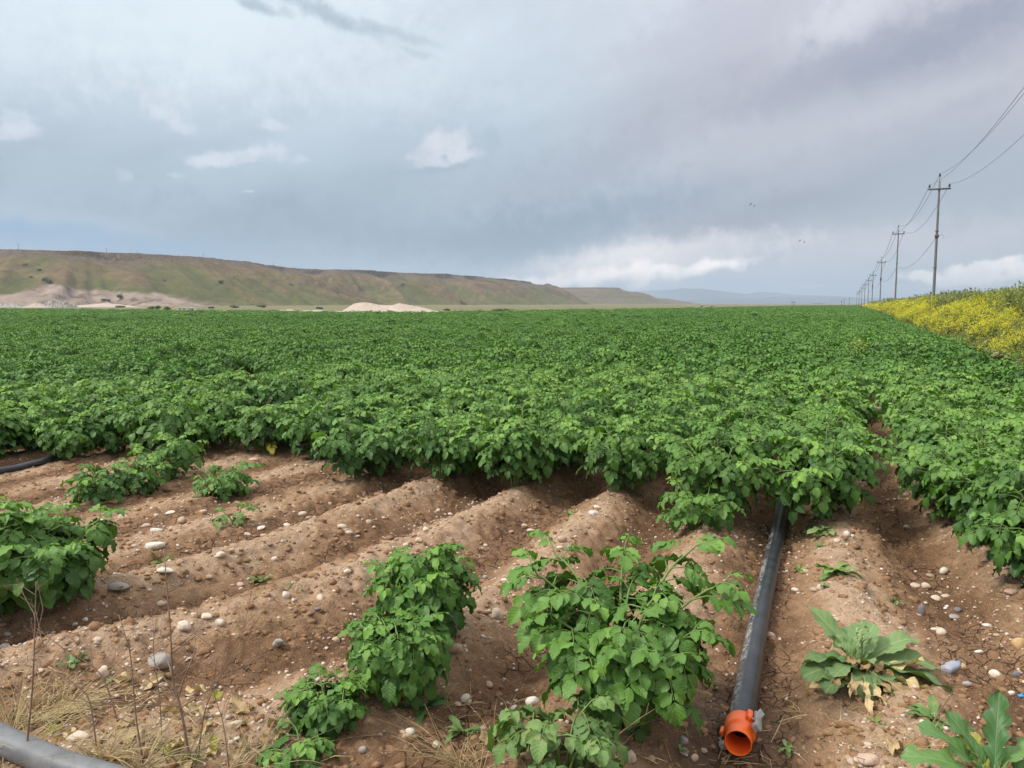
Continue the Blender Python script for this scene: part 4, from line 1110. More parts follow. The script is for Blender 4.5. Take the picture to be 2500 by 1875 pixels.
# ------------------------------------------------------------------ single plants on the bare headland
def hero(px, py, seed, label, mat='leaf', sc=1.0, **kw):
    p = on_ground(px, py)
    root = empty('potato_plant', p - Vector((0, 0, .01)), 0, (sc, sc, sc)); tag(root, label, 'potato plant', 'potato plants standing alone on the bare soil')
    kw.setdefault('ns', 7); kw.setdefault('nc', 5)
    f, s = potato(seed, **kw)
    f.build('foliage', M[mat], root); s.build('stem', M['stem'], root)
    return root
hero(95, 1478, 301, 'bushy potato plant cut by the left edge of the photo', H=.46, Rd=.28, nstem=12, nleaf=11, rl=.18, ll=.080)
hero(-60, 1490, 302, 'potato plant outside the left edge, behind the bushy one', H=.46, Rd=.32, nstem=7, nleaf=8, rl=.21, ll=.095)
hero(1035, 1572, 303, 'dome-shaped potato plant in the middle of the bare soil', H=.41, Rd=.155, nstem=13, nleaf=12, rl=.125, ll=.060)
hero(978, 1688, 304, 'light green potato plant leaning in front of the dome-shaped one', H=.30, Rd=.115, nstem=12, nleaf=10, rl=.115, ll=.060, shade0=.22)
hero(800, 1760, 305, 'small dark potato plant low on the soil left of the middle pair', H=.15, Rd=.095, nstem=9, nleaf=8, rl=.085, ll=.048, shade0=-.1)
hero(735, 1850, 306, 'tiny potato shoot at the bottom edge, left of the middle pair', H=.08, Rd=.08, nstem=4, nleaf=5, rl=.09, ll=.048)
big = []
for a, r, h in ((2.6, .36, .52), (2.1, .36, .56), (1.5, .30, .58), (.8, .38, .58), (.25, .40, .50), (3.3, .30, .40), (-.3, .30, .36), (-1.0, .26, .30), (-1.6, .20, .34), (-2.2, .24, .30), (1.2, .16, .46), (-1.3, .1, .42), (3.0, .14, .46), (.3, .15, .46)): big.append((a, r, h))
hero(1512, 1720, 307, 'largest tall potato plant with long arching stems beside the pipe', stems=[(a, r * (.98 if h > .49 and r > .2 else .8), h * .88) for a, r, h in big], H=.5, Rd=.28, nleaf=11, rl=.18, ll=.075, tstart=.12, shade0=.15)
hero(1380, 1880, 308, 'pale dusty potato plant at the bottom edge before the tall one', mat='leaf_pale', H=.20, Rd=.14, nstem=5, nleaf=5, rl=.13, ll=.068, shade0=.1)
hero(245, 1222, 309, 'small potato plant left of the group at the crop edge', H=.26, Rd=.20, nstem=6, nleaf=7, rl=.15, ll=.068)
hero(330, 1205, 312, 'small drooping potato plant with leaves touching the soil at the crop edge', H=.24, Rd=.18, nstem=5, nleaf=7, rl=.15, ll=.068)
hero(420, 1165, 310, 'medium potato plant joined to the crop behind the small group', H=.36, Rd=.28, nstem=7, nleaf=8, rl=.165, ll=.066)
hero(556, 1212, 311, 'low yellowish green potato plant on the ridge near the wilted sprig', H=.22, Rd=.24, nstem=7, nleaf=7, rl=.14, ll=.062, shade0=.3)
hero(1145, 1180, 313, 'potato plant with a side shoot drooping over the furrow', H=.40, Rd=.26, nstem=7, nleaf=8, rl=.165, ll=.07, shade0=.15)
hero(577, 1282, 314, 'wilted grey-green sprig lying on the ridge', mat='leaf_pale', H=.13, Rd=.08, nstem=2, nleaf=4, rl=.10, ll=.06)
hero(1690, 1300, 315, 'potato shoot hanging down over the left side of the pipe furrow', H=.30, Rd=.26, nstem=6, nleaf=7, rl=.165, ll=.07)
# ------------------------------------------------------------------ irrigation pipe
def furrow_pipe():
    a = on_ground(1808, 1830); 
    P = []
    for y in np.arange(a.y, 16.0, .25):
        t = y - a.y
        if y < 7.2:
            x = np.interp(y, [a.y, 6.38, 7.2], [a.x, 2.23, 2.23 + .433 * .82 - .01]) + .012 * math.sin(y * 1.3)
        else: x = 2.23 + (y - 6.38) * TR
        P.append((x, y))
    P = np.array(P); z = ground(P[:, 0], P[:, 1], False); z = np.convolve(np.pad(z, 4, 'edge'), np.ones(9) / 9, 'valid') + .049 + .018 * np.clip(1 - (P[:, 1] - P[0, 1]) / .8, 0, 1)
    P3 = np.column_stack([P, z])
    root = empty('irrigation_pipe', (0, 0, 0)); tag(root, 'long black irrigation pipe with an orange end coupling in the furrow', 'irrigation pipe', 'black irrigation pipes')
    mb = MB(); tube(mb, P3, .052, 40, cap=False); mb.build('tube', M['tube'], root)
    ax = norm(P3[0] - P3[2]); org = P3[0]
    cp = MB()
    lathe(cp, [(-.080, .0525), (-.080, .0565), (-.072, .0595), (-.012, .0595), (-.004, .057), (.004, .0505), (.010, .0475), (.038, .0470), (.062, .0500), (.066, .0500), (.067, .0465), (.058, .0445), (.035, .0425), (-.01, .042), (-.06, .0420)], org, ax, 56)
    side = norm(np.cross(ax, UP)) ; 
    if side[0] < 0: side = -side
    upv = norm(np.cross(side, ax)); 
    if upv[2] < 0: upv = -upv
    def ringpos(deg, rr, along): return org + ax * along + (side * math.cos(R(deg)) + upv * math.sin(R(deg))) * rr
    def lug(deg, along, l=.020, w=.011):
        rd = side * math.cos(R(deg)) + upv * math.sin(R(deg)); tg = np.cross(ax, rd)
        box(cp, ringpos(deg, .068, along), [tg, ax, rd], (w, l, .011), .45)
    lug(62, -.045, .03); lug(18, -.045, .03); lug(200, -.045, .026); lug(242, -.045, .026)
    for dg in (62, 18):
        tube(cp, [ringpos(dg - 4, .071, -.055), ringpos(dg + 4, .071, -.035)], .009, 10)
    co = cp.build('coupling', M['orange'], root)
    for o_ in (co,):
        m = o_.modifiers.new('bevel', 'BEVEL'); m.width = .0015; m.segments = 2; m.limit_method = 'ANGLE'
    def lever(deg, l, name):
        mb = MB(); rd = side * math.cos(R(deg)) + upv * math.sin(R(deg)); tg = np.cross(ax, rd)
        tilt = norm(ax + rd * .10)
        box(mb, ringpos(deg, .0815, -.030), [tg, tilt, np.cross(tg, tilt)], (.0155, l * 1.15, .0065), .4)
        box(mb, ringpos(deg, .076, .012), [tg, ax, rd], (.0150, .014, .0125), .3)
        box(mb, ringpos(deg, .088, -.030 - l * .92), [tg, norm(ax - rd * .6), np.cross(tg, norm(ax - rd * .6))], (.013, .016, .005), .4)
        tube(mb, [ringpos(deg, .079, -.012) - tg * .024, ringpos(deg, .079, -.012) + tg * .024], .0045, 10)
        mb.build(name, M['alloy'], co, smooth=False)
    lever(38, .052, 'latch'); lever(222, .03, 'latch')
    return root
furrow_pipe()
def loose_pipe(pts, rad, label, wob=0):
    mb = MB(); P = np.array(pts, float); u = np.linspace(0, 1, 40); q = np.linspace(0, 1, len(P))
    tube(mb, np.stack([np.interp(u, q, P[:, c]) for c in range(3)], -1), rad, 28)
    o = mb.build('irrigation_pipe', M['grey_tube' if rad > .045 else 'tube']); tag(o, label, 'irrigation pipe', 'black irrigation pipes')
g1 = [on_ground(px, py) for px, py in ((-2200, 1300), (-900, 1560), (-160, 1775), (20, 1850), (150, 1905), (300, 1968), (420, 2020))]
loose_pipe([(p.x, p.y, .5 * (g1[3].z + g1[4].z) + .055) for p in g1], .047, 'thick grey-black pipe crossing the bottom left corner under dry weeds')
g2 = [on_ground(px, py) for px, py in ((-1500, 1240), (-800, 1222), (-260, 1192), (-80, 1170), (40, 1150), (110, 1132), (140, 1118))]
loose_pipe([(p.x, p.y, p.z + .03) for p in g2], .033, 'black pipe at the left edge along the crop, half hidden by leaves')
p = on_ground(2170, 1027); root = empty('pipe_fitting', p); tag(root, 'white plastic pipe fitting between two crop rows', 'pipe fitting')
mb = MB(); tube(mb, [(-.20, 0, .16), (.18, .02, .18)], .03, 16); lathe(mb, [(-.04, .03), (-.04, .045), (.04, .045), (.04, .03)], (0, .01, .17), (1, .05, .05), 16); mb.build('barrel', M['white_pipe'], root)
mb = MB(); tube(mb, [(0, .01, .17), (0, .01, -.1)], .02, 10); mb.build('riser', M['white_pipe'], root)
# sprinkler risers
SPL = ['black sprinkler riser poking out of the leaves near the front', 'sprinkler riser on the crop skyline, left one of the pair', 'sprinkler riser on the crop skyline, right one of the pair', 'sprinkler on the skyline, nearer the utility poles',
       'small sprinkler on the skyline between pair and poles', 'sprinkler on the skyline next to the last utility pole', 'faint sprinkler riser on the skyline left of the mountains', 'faint sprinkler on the skyline below the mountain']
for i, (px, Y, top) in enumerate(((1669, 8.6, 1080), (1934, 250, 737.5), (1939, 262, 738), (2061, 330, 731), (2055, 300, 736), (2074, 330, 728), (1713, 175, 748), (1737, 180, 748.5))):
    c = at_depth(px, top, Y); x, z = c.x, c.z; s = 1.0 if i == 0 else 1.5
    root = empty('sprinkler', (x, Y, 0)); tag(root, SPL[i], 'sprinkler', 'sprinklers in the crop')
    mb = MB(); tube(mb, [(0, 0, gz(x, Y) - .1), (.0, 0, z - .06)], .012 * (1 if i == 0 else 5), 8); mb.build('riser', M['black'], root)
    if i == 0:
        mb = MB(); tube(mb, [(-.02, 0, z), (.0, 0, z - .03), (.03, -.01, z - .09), (.035, 0, z - .2)], .013, 8); mb.build('head', M['black'], root)
    else:
        mb = MB(); tube(mb, [(-.3, 0, z - .02), (.3, 0, z + .04)], .07, 6); tube(mb, [(0, 0, z - .1), (0, 0, z + .1)], .06, 6); tube(mb, [(.28, 0, z + .03), (.34, 0, z + .12)], .06, 6); mb.build('head', M['black'], root)

# ------------------------------------------------------------------ stones
import bmesh
def ico(sub):
    bm = bmesh.new(); bmesh.ops.create_icosphere(bm, subdivisions=sub, radius=1.0)
    v = np.array([x.co[:] for x in bm.verts]); f = np.array([[y.index for y in x.verts] for x in bm.faces]); bm.free(); return v, f
ICO3, ICO2, ICO1 = ico(4), ico(3), ico(1)
def stone_shape(base, seed, rough=.10, angular=0.0):
    v, f = base; g = np.random.default_rng(seed); d = v.copy(); r = np.ones(len(v))
    for q in range(7):
        a = norm(g.normal(0, 1, 3)); r += rough * g.uniform(.3, 1) * np.sin(d @ a * g.uniform(1.2, 3.2) + g.uniform(0, 6))
    if angular:
        for q in range(7):
            a = norm(g.normal(0, 1, 3)); h = g.uniform(.55, .85); pr = (d * r[:, None]) @ a
            r = np.where(pr > h, r * (1 - angular + angular * h / np.maximum(pr, .01)), r)
    return d * r[:, None], f
def stone(px, py, wpx, hpx, kind, label, seed, ang=.3, rough=.10, sink=.52, yaw=None):
    p = on_ground(px, py + hpx * .25)
    dep = p.y * CP - (p.z - EYE) * SP; k = dep / FPX
    w, h = wpx * k / 2 * .88, hpx * k / 2 * .88
    v, f = stone_shape(ICO3, seed, rough, ang); g = np.random.default_rng(seed)
    v = v * (w * 1.05, w * g.uniform(.65, .9), max(h * .95, w * .38))
    mb = MB(); mb.add(v, None, f, g.uniform(0, 1))
    o = mb.build('stone', M['s_' + kind], loc=p + Vector((0, 0, (1 - sink) * max(h * .95, w * .38) * .8)))
    o.rotation_euler = (g.uniform(-.15, .15), g.uniform(-.2, .2), g.uniform(-.4, .4) if yaw is None else yaw)
    tag(o, label, 'stone', 'stones on the bare soil')
HS = [(372, 1330, 50, 30, 'white', 'largest white flat stone on the left ridges'), (300, 1264, 32, 28, 'tan', 'round tan stone uphill of the large white flat stone'), (171, 1232, 42, 17, 'white', 'long white stone by the small plant at the left crop edge'),
      (417, 1249, 26, 14, 'white', 'pale oval stone right of the round tan stone'), (380, 1295, 28, 17, 'white', 'pale egg-shaped stone just above the largest white flat stone'), (356, 1282, 26, 14, 'pink', 'pinkish flat stone between round tan stone and egg-shaped stone'),
      (496, 1248, 22, 15, 'beige', 'beige stone below the low yellowish potato plant'), (580, 1228, 20, 16, 'grey', 'grey pebble beside the wilted sprig'), (617, 1122, 27, 16, 'tan', 'tan stone at the edge of the crop above the left ridges'),
      (538, 1352, 30, 20, 'beige', 'beige stone, biggest in the line along the second ridge crest'), (565, 1346, 18, 15, 'pink', 'pinkish pebble touching the biggest stone of the ridge crest line'), (701, 1275, 24, 13, 'beige', 'flat beige stone high on the second ridge crest'), (643, 1307, 21, 17, 'tan', 'tan angular stone on the second ridge flank'),
      (638, 1288, 26, 10, 'white', 'thin white stone on the second ridge crest'), (602, 1303, 20, 13, 'beige', 'beige pebble left of the tan angular stone on the crest'), (699, 1451, 26, 24, 'white', 'white upright stone in the middle of the left furrow slope'), (679, 1571, 30, 27, 'grey', 'round grey-green stone alone left of the middle plants'),
      (287, 1431, 60, 22, 'grey', 'long grey flat stone right of the bushy left plant'), (405, 1391, 40, 14, 'white', 'pale stone row end at the foot of the second ridge'), (448, 1527, 42, 32, 'beige', 'flat beige stone behind the tall dry stalk'), (500, 1505, 44, 13, 'beige', 'long thin beige stone above the flat beige one'),
      (390, 1614, 68, 40, 'grey', 'big grey stone behind the dry stalks'), (250, 1638, 38, 32, 'pink', 'pinkish brown stone left of the big grey stone'), (192, 1796, 60, 32, 'beige', 'large pale stone beside the corner pipe'), (572, 1767, 46, 27, 'beige', 'beige wedge-shaped stone low between stalks and small plant'),
      (208, 1512, 18, 15, 'white', 'white square-ish pebble right below the bushy left plant'), (183, 1523, 14, 10, 'white', 'tiny white pebble next to the square-ish one'), (21, 1554, 22, 18, 'grey', 'grey pebble at the left edge below the bushy plant'), (10, 1576, 28, 15, 'white', 'white oval stone at the left edge under the grey pebble'),
      (774, 1486, 20, 11, 'slate', 'dark slate pebble left of the dome-shaped plant'), (850, 1440, 14, 10, 'slate', 'dark pebble close to the top of the dome-shaped plant'), (1111, 1580, 43, 36, 'tan', 'round tan stone at the right foot of the dome-shaped plant'), (1214, 1498, 34, 44, 'beige', 'upright pale stone right of the dome-shaped plant'),
      (1299, 1712, 40, 33, 'white', 'white stone left of the tallest plant by the furrow'), (1022, 1318, 24, 21, 'tan', 'tan round stone on the ridge above the dome-shaped plant'), (1040, 1291, 20, 15, 'beige', 'beige pebble above the tan round stone'), (990, 1330, 17, 19, 'beige', 'upright beige stone left of the tan round stone'),
      (1449, 1252, 30, 24, 'white', 'white stone, bigger of the pair in front of the crop'), (1457, 1236, 18, 13, 'white', 'white stone, smaller of the pair in front of the crop'), (1325, 1323, 28, 16, 'white', 'flat white stone above the tallest plant'), (1296, 1293, 27, 14, 'beige', 'flat beige stone, lower of two beside the ridge'), (1280, 1282, 20, 15, 'tan', 'tan stone, upper of two beside the ridge'),
      (1390, 1340, 17, 24, 'grey', 'upright grey-white stone behind the tallest plant'), (848, 1393, 20, 17, 'white', 'white stone on the ridge left of the dome-shaped plant'), (1154, 1422, 28, 20, 'beige', 'beige stone touching the right leaves of the dome-shaped plant'), (1185, 1408, 14, 14, 'grey', 'grey pebble right of the dome-shaped plant'), (1230, 1415, 20, 12, 'white', 'pale flat pebble in the furrow right of the dome-shaped plant'),
      (819, 1559, 22, 20, 'tan', 'tan stone left against the middle pair of plants'), (885, 1827, 24, 22, 'grey', 'grey stone at the bottom near the small dark plant'), (1539, 1844, 34, 44, 'beige', 'pitted pale stone at the bottom right of the dusty plant'), (1590, 1850, 24, 24, 'pink', 'brownish stone right of the pitted pale one'),
      (1671, 1835, 27, 29, 'grey', 'grey oval stone left of the orange coupling, lower of two'), (1669, 1807, 28, 26, 'grey', 'grey round stone left of the orange coupling, upper of two'), (1695, 1848, 24, 26, 'tan', 'brown stone leaning against the grey oval one by the coupling'), (2038, 1514, 34, 32, 'pink', 'pink stone above the broad-leaved weed'), (2307, 1393, 28, 21, 'white', 'white stone with a chip in the right furrow'),
      (2259, 1430, 26, 20, 'beige', 'pale lumpy stone left below the chipped white one'), (2433, 1644, 34, 24, 'white', 'white oval stone low at the right edge'), (2349, 1625, 24, 22, 'ochre', 'yellow-brown stone touching the crumpled plastic bottle'), (2331, 1504, 36, 15, 'grey', 'flat grey stone in the right furrow'), (2338, 1487, 26, 20, 'slate', 'dark stone behind the flat grey one in the right furrow'),
      (2249, 1490, 22, 40, 'slate', 'long slate sliver on the ridge side at right'), (2410, 1526, 24, 12, 'white', 'thin white stone right of the flat grey one'), (2491, 1570, 40, 36, 'ochre', 'yellow-brown stone cut by the right edge'), (2122, 1852, 68, 24, 'pink', 'long pinkish stone below the dry weed leaves'), (2286, 1459, 30, 15, 'beige', 'flat beige stone with a dry stem in the right furrow'),
      (1742, 1269, 24, 17, 'grey', 'grey stone left of the pipe under the crop'), (2043, 1319, 20, 17, 'beige', 'pale stone at the front of the row right of the pipe'), (1655, 1290, 26, 12, 'white', 'pale flat stone by a small weed left of the pipe'), (2465, 1443, 36, 20, 'pink', 'flat stone under the leaves at the right edge'), (2201, 1198, 24, 11, 'grey', 'grey stone deep in the right furrow'), (2212, 1208, 17, 13, 'tan', 'tan stone behind the furrow corner at right'),
      (2213, 1285, 18, 12, 'beige', 'pale pebble in the right furrow beside the leaves'), (2480, 1646, 26, 22, 'slate', 'dark grey stone right of the white oval stone'), (2470, 1690, 20, 18, 'white', 'white stone above the lobed weed at the right edge'), (2360, 1668, 30, 16, 'grey', 'flat grey-green stone below the crumpled plastic bottle'), (2163, 1560, 16, 12, 'white', 'small white stone above the leaves of the broad-leaved weed'),
      (1880, 1550, 26, 22, 'pink', 'brownish stone against the right side of the pipe'), (2390, 1590, 22, 10, 'white', 'narrow white stone above the white oval stone')]
for i, (px, py, w, h, kd, lab) in enumerate(HS): stone(px, py, w, h, kd, lab, 700 + i, ang=.5 if w * 1.3 > h else .2)
sr = np.random.default_rng(77)
SMESH = []
for i in range(14):
    v, f = stone_shape(ICO2, 900 + i, .09, .45 if i % 2 else .15); v = v * (1, sr.uniform(.6, .9), sr.uniform(.4, .7))
    mb = MB(); mb.add(v, None, f, i / 14.0); SMESH.append(mb.mesh('stone', M['stone']))
def bare(px, py):
    """True where the photo shows open soil (no plant in front)."""
    if py < np.interp(px, fx, fy) + 25: return False
    for (cx, cy, rx, ry) in ((90, 1350, 175, 170), (1010, 1460, 175, 150), (930, 1620, 190, 120), (800, 1720, 130, 110), (1540, 1560, 290, 270), (1390, 1790, 150, 130), (1830, 1560, 75, 330), (2090, 1620, 190, 190), (2370, 1830, 190, 130), (300, 1170, 150, 70), (560, 1175, 105, 60), (2400, 1300, 180, 110)):
        if ((px - cx) / rx) ** 2 + ((py - cy) / ry) ** 2 < 1: return False
    return True
SECT = [(620, 'small pale pebble on the left ridges below the crop edge', 'small pebbles on the left ridges'), (1240, 'small pale pebble between the left ridges and the tallest plant', 'small pebbles in the middle of the bare soil'), (1800, 'small pale pebble left of the black pipe', 'small pebbles left of the pipe'), (2600, 'small pale pebble on the soil right of the black pipe', 'small pebbles right of the pipe')]
cnt = 0
while cnt < 205:
    px, py = (sr.uniform(0, 2500), sr.uniform(1130, 1860)) if cnt < 5 or sr.uniform() < .55 else (px + sr.normal(0, 28), py + sr.normal(0, 16))
    if not (0 < px < 2500 and 1130 < py < 1862): px, py = sr.uniform(0, 2500), sr.uniform(1130, 1860)
    if not bare(px, py): continue
    P = on_ground(px, py)
    s = float(np.clip(sr.lognormal(math.log(.0125), .48), .007, .032)) * (1.0 + .12 * (P.y - 3))
    o = link('stone', SMESH[int(sr.integers(0, 14))], None, P + Vector((0, 0, s * .08)), sr.uniform(0, 6.28), (s, s, s))
    o.rotation_euler.x = sr.normal(0, .25); cnt += 1
    for lim, lab, grp in SECT:
        if px < lim: tag(o, lab, 'pebble', grp); break
def litter(name, n, lo, hi, mat, label, cat, seed, zsc=.6, ysk=1.4):
    g = np.random.default_rng(seed); v0, f0 = ICO1; nv = len(v0)
    sk = -.15 if 'clods' in name else .1; r = g.uniform(0, 1, n); Y = 2.2 + 7.6 * r ** ysk; X = g.uniform(-1.25, 1, n) * (.72 * Y + .4)
    keep = vnoise(X * 1.6, Y * 1.6, seed) + .5 * np.cos(2 * math.pi * (rowv(X, Y) - V0) / PITCHX) + g.normal(0, .5, n) > -.1
    X, Y = X[keep], Y[keep]; n = len(X); Z = ground(X, Y)
    s = np.exp(g.uniform(math.log(lo), math.log(hi), n)) * (1 + .06 * (Y - 3))
    a = g.uniform(0, 6.28, n); c, q = np.cos(a), np.sin(a)
    V = v0[None] * (1 + g.normal(0, .24, (n, nv, 1))) * np.stack([np.ones(n), g.uniform(.6, 1, n), g.uniform(.4, .8, n) * zsc / .6], -1)[:, None]
    V = np.stack([V[..., 0] * c[:, None] - V[..., 1] * q[:, None], V[..., 0] * q[:, None] + V[..., 1] * c[:, None], V[..., 2]], -1) * s[:, None, None] + np.stack([X, Y, Z + s * sk], -1)[:, None]
    F = (f0[None] + (np.arange(n) * nv)[:, None, None]).reshape(-1, 3)
    mb = MB(); mb.add(V.reshape(-1, 3), None, F, np.repeat(g.uniform(0, 1, n), nv))
    stuff(mb.build(name, mat, smooth=True), label, cat)
litter('gravel', 22000, .0030, .0130, M['stone'], 'fine pale gravel scattered over the brown soil', 'gravel', 5)
litter('soil_clods', 26000, .004, .026, M['clod'], 'crumbly brown clods of soil on the ridges', 'soil', 6, .5)
litter('large_clods', 3200, .014, .042, M['clod'], 'larger broken clods of soil lying in the furrows', 'soil', 16, .55)

# crumpled bottle and scrap on the right
p = on_ground(2322, 1640); root = empty('plastic_bottle', p, R(35)); tag(root, 'crumpled clear-blue plastic bottle lying in the right furrow', 'plastic bottle')
mb = MB(); g_ = np.random.default_rng(3)
prof = [(-.055, .002), (-.054, .022), (-.04, .027), (-.02, .022), (0, .026), (.02, .023), (.035, .026), (.05, .014), (.058, .010)]
lathe(mb, prof, (0, 0, .024), (1, .02, .0), 18)
v = np.concatenate(mb.v); v += .0045 * np.stack([fbm(v[:, 1] * 60, v[:, 0] * 60, 2, q) for q in (1, 2, 3)], -1); v[:, 2] = np.where(v[:, 2] > .03, .03 + (v[:, 2] - .03) * .5, v[:, 2]); mb.v = [v]
mb.build('body', M['s_bluegrey'], root)
mb = MB(); lathe(mb, [(0, .0), (0, .011), (.012, .011), (.012, 0)], (.058, 0, .022), (1, .02, 0), 14); mb.build('cap', M['blue'], root)
p = on_ground(2492, 1702); mb = MB(); box(mb, (0, 0, .006), np.eye(3), (.012, .009, .004), .4); box(mb, (.01, .008, .009), [[.8, .6, 0], [-.6, .8, 0], [0, 0, 1]], (.008, .005, .003), .4)
o = mb.build('plastic_scrap', M['blue'], loc=p); tag(o, 'tiny bright blue plastic scrap at the right edge', 'scrap')

# ------------------------------------------------------------------ broad-leaved weeds
def rosette(root, mat, spec, seed, p_=.75, q_=.55, serr=.10, nser=7, ruffle=.10, ns=22, nc=7, name='leaf', petiole=None):
    """spec: (azimuth deg, elevation deg, length, width, droop, shade); every leaf a part of its own."""
    g = np.random.default_rng(seed)
    for (az, el, L, w, dr, sh) in spec:
        d = np.array([math.cos(R(az)) * math.cos(R(el)), math.sin(R(az)) * math.cos(R(el)), math.sin(R(el))])
        side = np.array([-math.sin(R(az)), math.cos(R(az)), 0]); n = np.cross(d, side); n = n if n[2] > 0 else -n
        mb = MB(); o = np.array([[0, 0, .02]]) + d * .05 * (1 if petiole else .3)
        leaflets(mb, o, d[None], (n + g.normal(0, .18, 3))[None], [L], [w], [dr], [g.uniform(.25, .5)], [sh], ns, nc, g, p_, q_, ruffle, serr, nser)
        if petiole: tube(mb, [(0, 0, -.01), tuple(o[0] * .6), tuple(o[0] + d * .03)], [.006, .005, .004], 6, .9)
        mb.build(name, mat, root)
p = on_ground(2095, 1660); root = empty('leafy_weed', p + Vector((0, 0, .035))); tag(root, 'broad-leaved grey-green weed rosette right of the pipe', 'weed', 'weeds')
wr = np.random.default_rng(8)
rosette(root, M['dock'], [(128, 52, .30, 0.100, .55, .35), (20, 34, .32, 0.112, .8, .5), (5, 16, .34, 0.130, .7, .6), (-14, 10, .34, 0.118, .7, .45), (168, 26, .22, 0.118, 1.0, .4), (190, 12, .23, 0.118, .9, .3), (212, 4, .20, 0.106, .8, .3),
                          (-60, 8, .20, 0.118, 1.0, .65), (-100, 12, .18, 0.100, 1.2, .5), (-35, 4, .26, 0.118, .9, .4), (70, 60, .20, 0.094, .7, .6), (100, 40, .24, 0.118, .9, .4), (45, 62, .19, 0.094, .6, .7), (150, 60, .14, 0.071, .6, .8), (-150, 25, .16, 0.094, 1.0, .5), (-80, 55, .12, 0.065, .9, .85)], 3)
mb = MB(); tube(mb, [(0, 0, 0), (.005, 0, .10), (.01, 0, .17)], [.012, .009, .005], 8, .6)
nb = 60; a = wr.uniform(0, 6.28, nb); hh = wr.uniform(.11, .19, nb); C = np.stack([np.cos(a) * .022 + .008, np.sin(a) * .022, hh], -1)
leaf_cards(mb, C, np.stack([np.cos(a), np.sin(a), np.ones(nb)], -1), .010, wr, (.7, 1)); mb.build('flower_stem', M['dock'], root)
rosette(root, M['dry_leaf'], [(az, wr.uniform(-9, 3), wr.uniform(.18, .32), wr.uniform(.022, .042), wr.uniform(-.5, .5), wr.uniform(0, 1)) for az in (196, 222, 240, 256, 270, 284, 300, 322, 345, 8)], 5, serr=.35, nser=6, ruffle=.55, name='withered_leaf')
rosette(root, M['dry_leaf'], [(az, wr.uniform(25, 65), wr.uniform(.07, .13), wr.uniform(.03, .05), 1.3, wr.uniform(0, .4)) for az in (200, 235, 260, 285, 310)], 6, serr=.3, nser=4, ruffle=.3, name='withered_leaf')
p = on_ground(2425, 1950); root = empty('leafy_weed', p); tag(root, 'lobed green weed with a yellowing leaf in the bottom right corner', 'weed', 'weeds')
rosette(root, M['dock2'], [(165, 38, 0.240, 0.077, 1.2, .55), (140, 52, 0.224, 0.074, .9, .6), (115, 60, 0.208, 0.068, .6, .4), (60, 66, 0.256, 0.068, .25, .05), (30, 58, 0.208, 0.068, 1.3, .7), (10, 40, 0.192, 0.062, 1.2, .5), (95, 50, 0.176, 0.062, 1.1, .3), (190, 24, 0.192, 0.068, 1.2, .65), (-20, 30, 0.200, 0.068, 1.1, .5), (-90, 20, 0.176, 0.062, 1.2, .6), (230, 20, 0.176, 0.062, 1.3, .5), (-50, 30, 0.160, 0.062, 1.3, .4)],
        13, p_=.8, q_=.55, serr=.26, nser=5, ruffle=.16, petiole=True)
rosette(root, M['yellow_leaf'], [(105, 58, .17, .07, .7, .5)], 14, p_=.9, q_=.5, serr=.22, nser=4, ruffle=.1, name='yellow_leaf', petiole=True)
rosette(root, M['dry_leaf'], [(205, 4, .2, .07, .3, .6), (180, 10, .16, .06, .5, .9), (-100, 14, .2, .07, .3, .8)], 15, serr=.3, nser=5, ruffle=.3, name='withered_leaf')
def small_weed(px, py, r, label, mat='dock', seed=0, n=10):
    p = on_ground(px, py); root = empty('small_weed', p); tag(root, label, 'weed', 'weeds'); g = np.random.default_rng(seed); mb = MB()
    az = g.uniform(0, 6.28, n); el = g.uniform(.15, .8, n); D = np.stack([np.cos(az) * np.cos(el), np.sin(az) * np.cos(el), np.sin(el)], -1)
    leaflets(mb, np.zeros((n, 3)) + (0, 0, .005), D, np.tile(UP, (n, 1)) + g.normal(0, .2, (n, 3)), r * g.uniform(.6, 1.1, n), r * g.uniform(.22, .36, n), g.uniform(.4, 1.1, n), g.uniform(.2, .5, n), g.uniform(.2, 1, n), 8, 5, g, .8, .6, .12, .15, 4)
    mb.build('foliage', M[mat], root); mb = MB(); tube(mb, [(0, 0, -.02), (0, 0, .012)], .004, 6); mb.build('stem', M['stem'], root)
